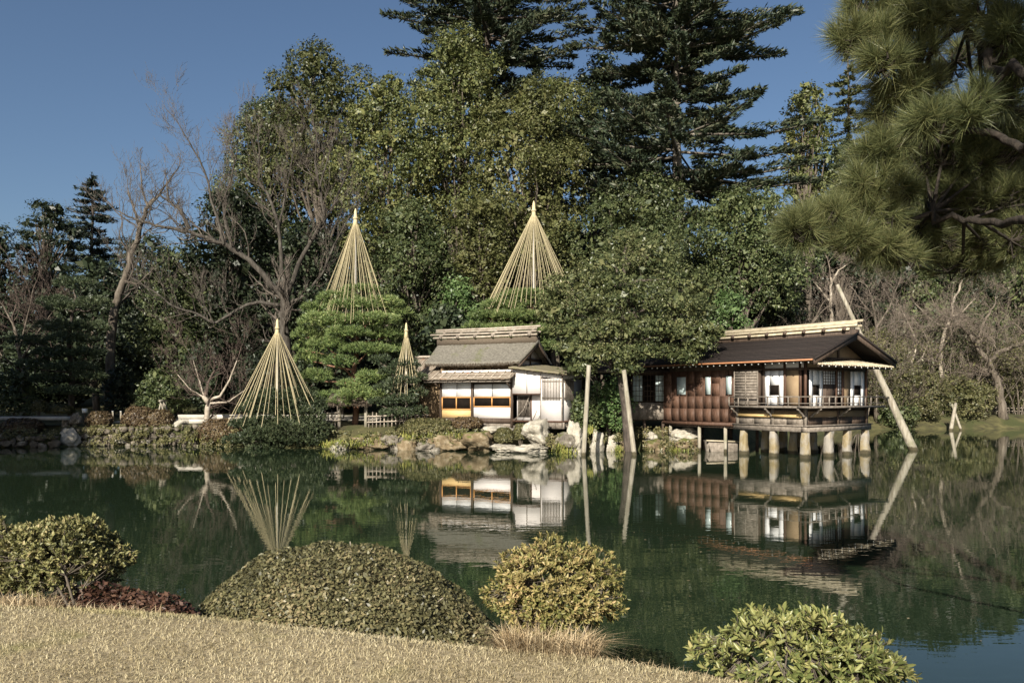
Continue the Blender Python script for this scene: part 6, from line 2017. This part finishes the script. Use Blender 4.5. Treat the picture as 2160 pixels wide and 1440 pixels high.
mac = Acc().add(*leaf_quads(rg, mc + q, nn * 0.7 + UP * 0.35 + rg.normal(size=q.shape) * 0.6, L, L * 0.5))
part('foliage', mac, M['mound_leaf'], mt_)
V, F = ico(4)
vv = V * rr * 0.85
vv[:, 2] *= np.where(vv[:, 0] > 0.2, 1 - 0.30 * ((vv[:, 0] - 0.2).clip(0) / 1.2) ** 1.3, 1)
sg = []
for j in range(60):
    e = mc + q[rg.integers(0, len(q))] * (1.035 if j < 22 else 0.97)
    b0 = mb + np.array([rg.normal() * 0.25, rg.normal() * 0.15, 0])
    m = (b0 + e) / 2 + rg.normal(size=3) * 0.05
    sg += [(b0, m, 0.014, 0.010), (m, e, 0.010, 0.005)]
sa = segs_acc(sg, 5)
part('stems', sa, M['bark_pale'], mt_)
part('inner_twigs', Acc().add(mc + vv @ rot.T, F), M['mound_leaf'], mt_)

leaf_bush('loose_shrub', 'loose leafy shrub at the lower left corner', (-3.82, 6.75, 1.27), (0.58, 0.46, 0.40), 'bush_left', 131, 1800, 10, (0.041, 0.0165), onb(140, 6.35), 16, bumpy=0.10, sr=0.010, stem_mat='bark')
leaf_bush('loose_shrub', 'leafy shrub spilling in over the left edge of the near bank', (-4.55, 7.0, 1.2), (0.62, 0.45, 0.40), 'bush_left', 132, 1400, 10, (0.041, 0.0165), onb(0, 6.9), 12, bumpy=0.12, sr=0.009, stem_mat='bark')
leaf_bush('golden_shrub', 'rounded golden brown shrub with bare stems in the middle of the near bank', (0.28, 5.42, 1.36), (0.47, 0.36, 0.34), 'bush_gold', 133, 1700, 10, (0.036, 0.0125), onb(1170, 5.25), 18, bumpy=0.07, sr=0.008, low=-0.85, singles=300, stem_mat='bark')
leaf_bush('lime_shrub', 'open yellow green shrub at the bottom edge right of centre', (1.72, 4.85, 1.05), (0.56, 0.36, 0.35), 'bush_lime', 134, 760, 9, (0.056, 0.0175), np.array([1.75, 4.9, gz(1.75, 4.9)]), 12, bumpy=0.13, sr=0.007, singles=300, low=-0.8, stem_mat='bark')
leaf_bush('lime_shrub', 'low yellow green shoots at the right end of the open shrub', (2.18, 4.95, 0.98), (0.30, 0.28, 0.24), 'bush_lime', 135, 250, 9, (0.056, 0.0175), np.array([2.15, 5.0, gz(2.15, 5.0)]), 6, bumpy=0.13, sr=0.006, low=-0.8, stem_mat='bark')

# reddish dry ground cover under the left shrub
rg = np.random.default_rng(141)
n = 24000
x = rg.uniform(-5.2, -2.1, n)
e = np.interp(x, EDGE[:, 0], EDGE[:, 1])
y = e + rg.uniform(0.0, 1.25, n)
h = (0.2 + 0.34 * np.exp(-((x + 3.1) / 0.5) ** 2)) * sst(0, 0.4, y - e) * (0.8 + 0.2 * np.sin(x * 5 + 1)) * sst(-2.2, -2.75, x)
q = np.stack([x, y, ground_z(x, y) + h * rg.random(n) ** 0.3], 1)
ac = Acc()
L = 0.045 * (0.6 + 0.8 * rg.random(n))
ac.add(*leaf_quads(rg, q, UP + rg.normal(size=(n, 3)) * 0.6, L, L * 0.55))
tag(struct('dry_groundcover', ac, M['dry_leaf'], kind='stuff'), 'reddish brown dry creeping plants on the near bank under the left shrub', 'ground cover')

# dry lawn grass
rg = np.random.default_rng(151)
n = 108000
y = 3.9 + (6.75 - 3.9) * rg.random(n) ** 1.1
x = rg.uniform(-0.68, 0.68, n) * y
e = y - np.interp(x, EDGE[:, 0], EDGE[:, 1])
k = e < 0.10 + 0.05 * np.sin(x * 9) + 0.03 * np.sin(x * 23)
x, y = x[k], y[k]
q = np.stack([x, y, ground_z(x, y)], 1)
ac = Acc()
blades(rg, ac, q, 0.036, 0.0048, 1.5)
tag(struct('dry_grass', ac, M['grass_dry'], kind='stuff'), 'short straw coloured winter lawn grass', 'grass')
# long dry tufts round the foot of the golden shrub and along the lawn's edge
ac = Acc()
for px0, px1, n, L, off in ((1060, 1250, 2600, 0.2, 0.07), (0, 120, 500, 0.15, 0.1), (90, 340, 500, 0.10, 0.05), (340, 1050, 500, 0.07, 0.05), (1250, 1640, 420, 0.07, 0.06)):
    pe = rg.uniform(px0, px1, n)
    yy = np.full(n, 5.5)
    for _ in range(6):
        xx = (pe - CXP) / FPX * yy
        yy = np.interp(xx, EDGE[:, 0], EDGE[:, 1])
    yy = yy + rg.normal(0, off * 0.9, n) - 0.02
    q = np.stack([(pe - CXP) / FPX * yy, yy, ground_z((pe - CXP) / FPX * yy, yy) - 0.01], 1)
    blades(rg, ac, q, L, 0.0055, 1.2)
tag(struct('edge_grass', ac, M['grass_tuft'], kind='stuff'), 'long dry grass along the edge of the lawn', 'grass')

# greener turf at the lawn's edge beside the left shrub
n = 5000
pe = np.clip(rg.normal(250, 90, n), 60, 480)
yy = np.full(n, 6.2)
for _ in range(6):
    xx = (pe - CXP) / FPX * yy
    yy = np.interp(xx, EDGE[:, 0], EDGE[:, 1])
yy = yy - np.abs(rg.normal(0, 0.12, n)) + 0.03
xx = (pe - CXP) / FPX * yy
ac = Acc()
blades(rg, ac, np.stack([xx, yy, ground_z(xx, yy)], 1), 0.045, 0.0045, 1.3)
tag(struct('green_grass', ac, M['turf_green'], kind='stuff'), 'greener turf along the lawn edge beside the left shrub', 'grass')

# a few dead leaves adrift on the pond
n = 70
yy = rg.uniform(6.5, 30, n)
xx = rg.uniform(-0.2, 0.62, n) * yy
L = rg.uniform(0.03, 0.07, n)
ac = Acc().add(*leaf_quads(rg, np.stack([xx, yy, np.full(n, 0.006)], 1), UP + rg.normal(size=(n, 3)) * 0.04, L, L * 0.6))
tag(struct('fallen_leaves', ac, M['grass_tuft'], kind='stuff'), 'pale dead leaves adrift on the pond', 'leaves')
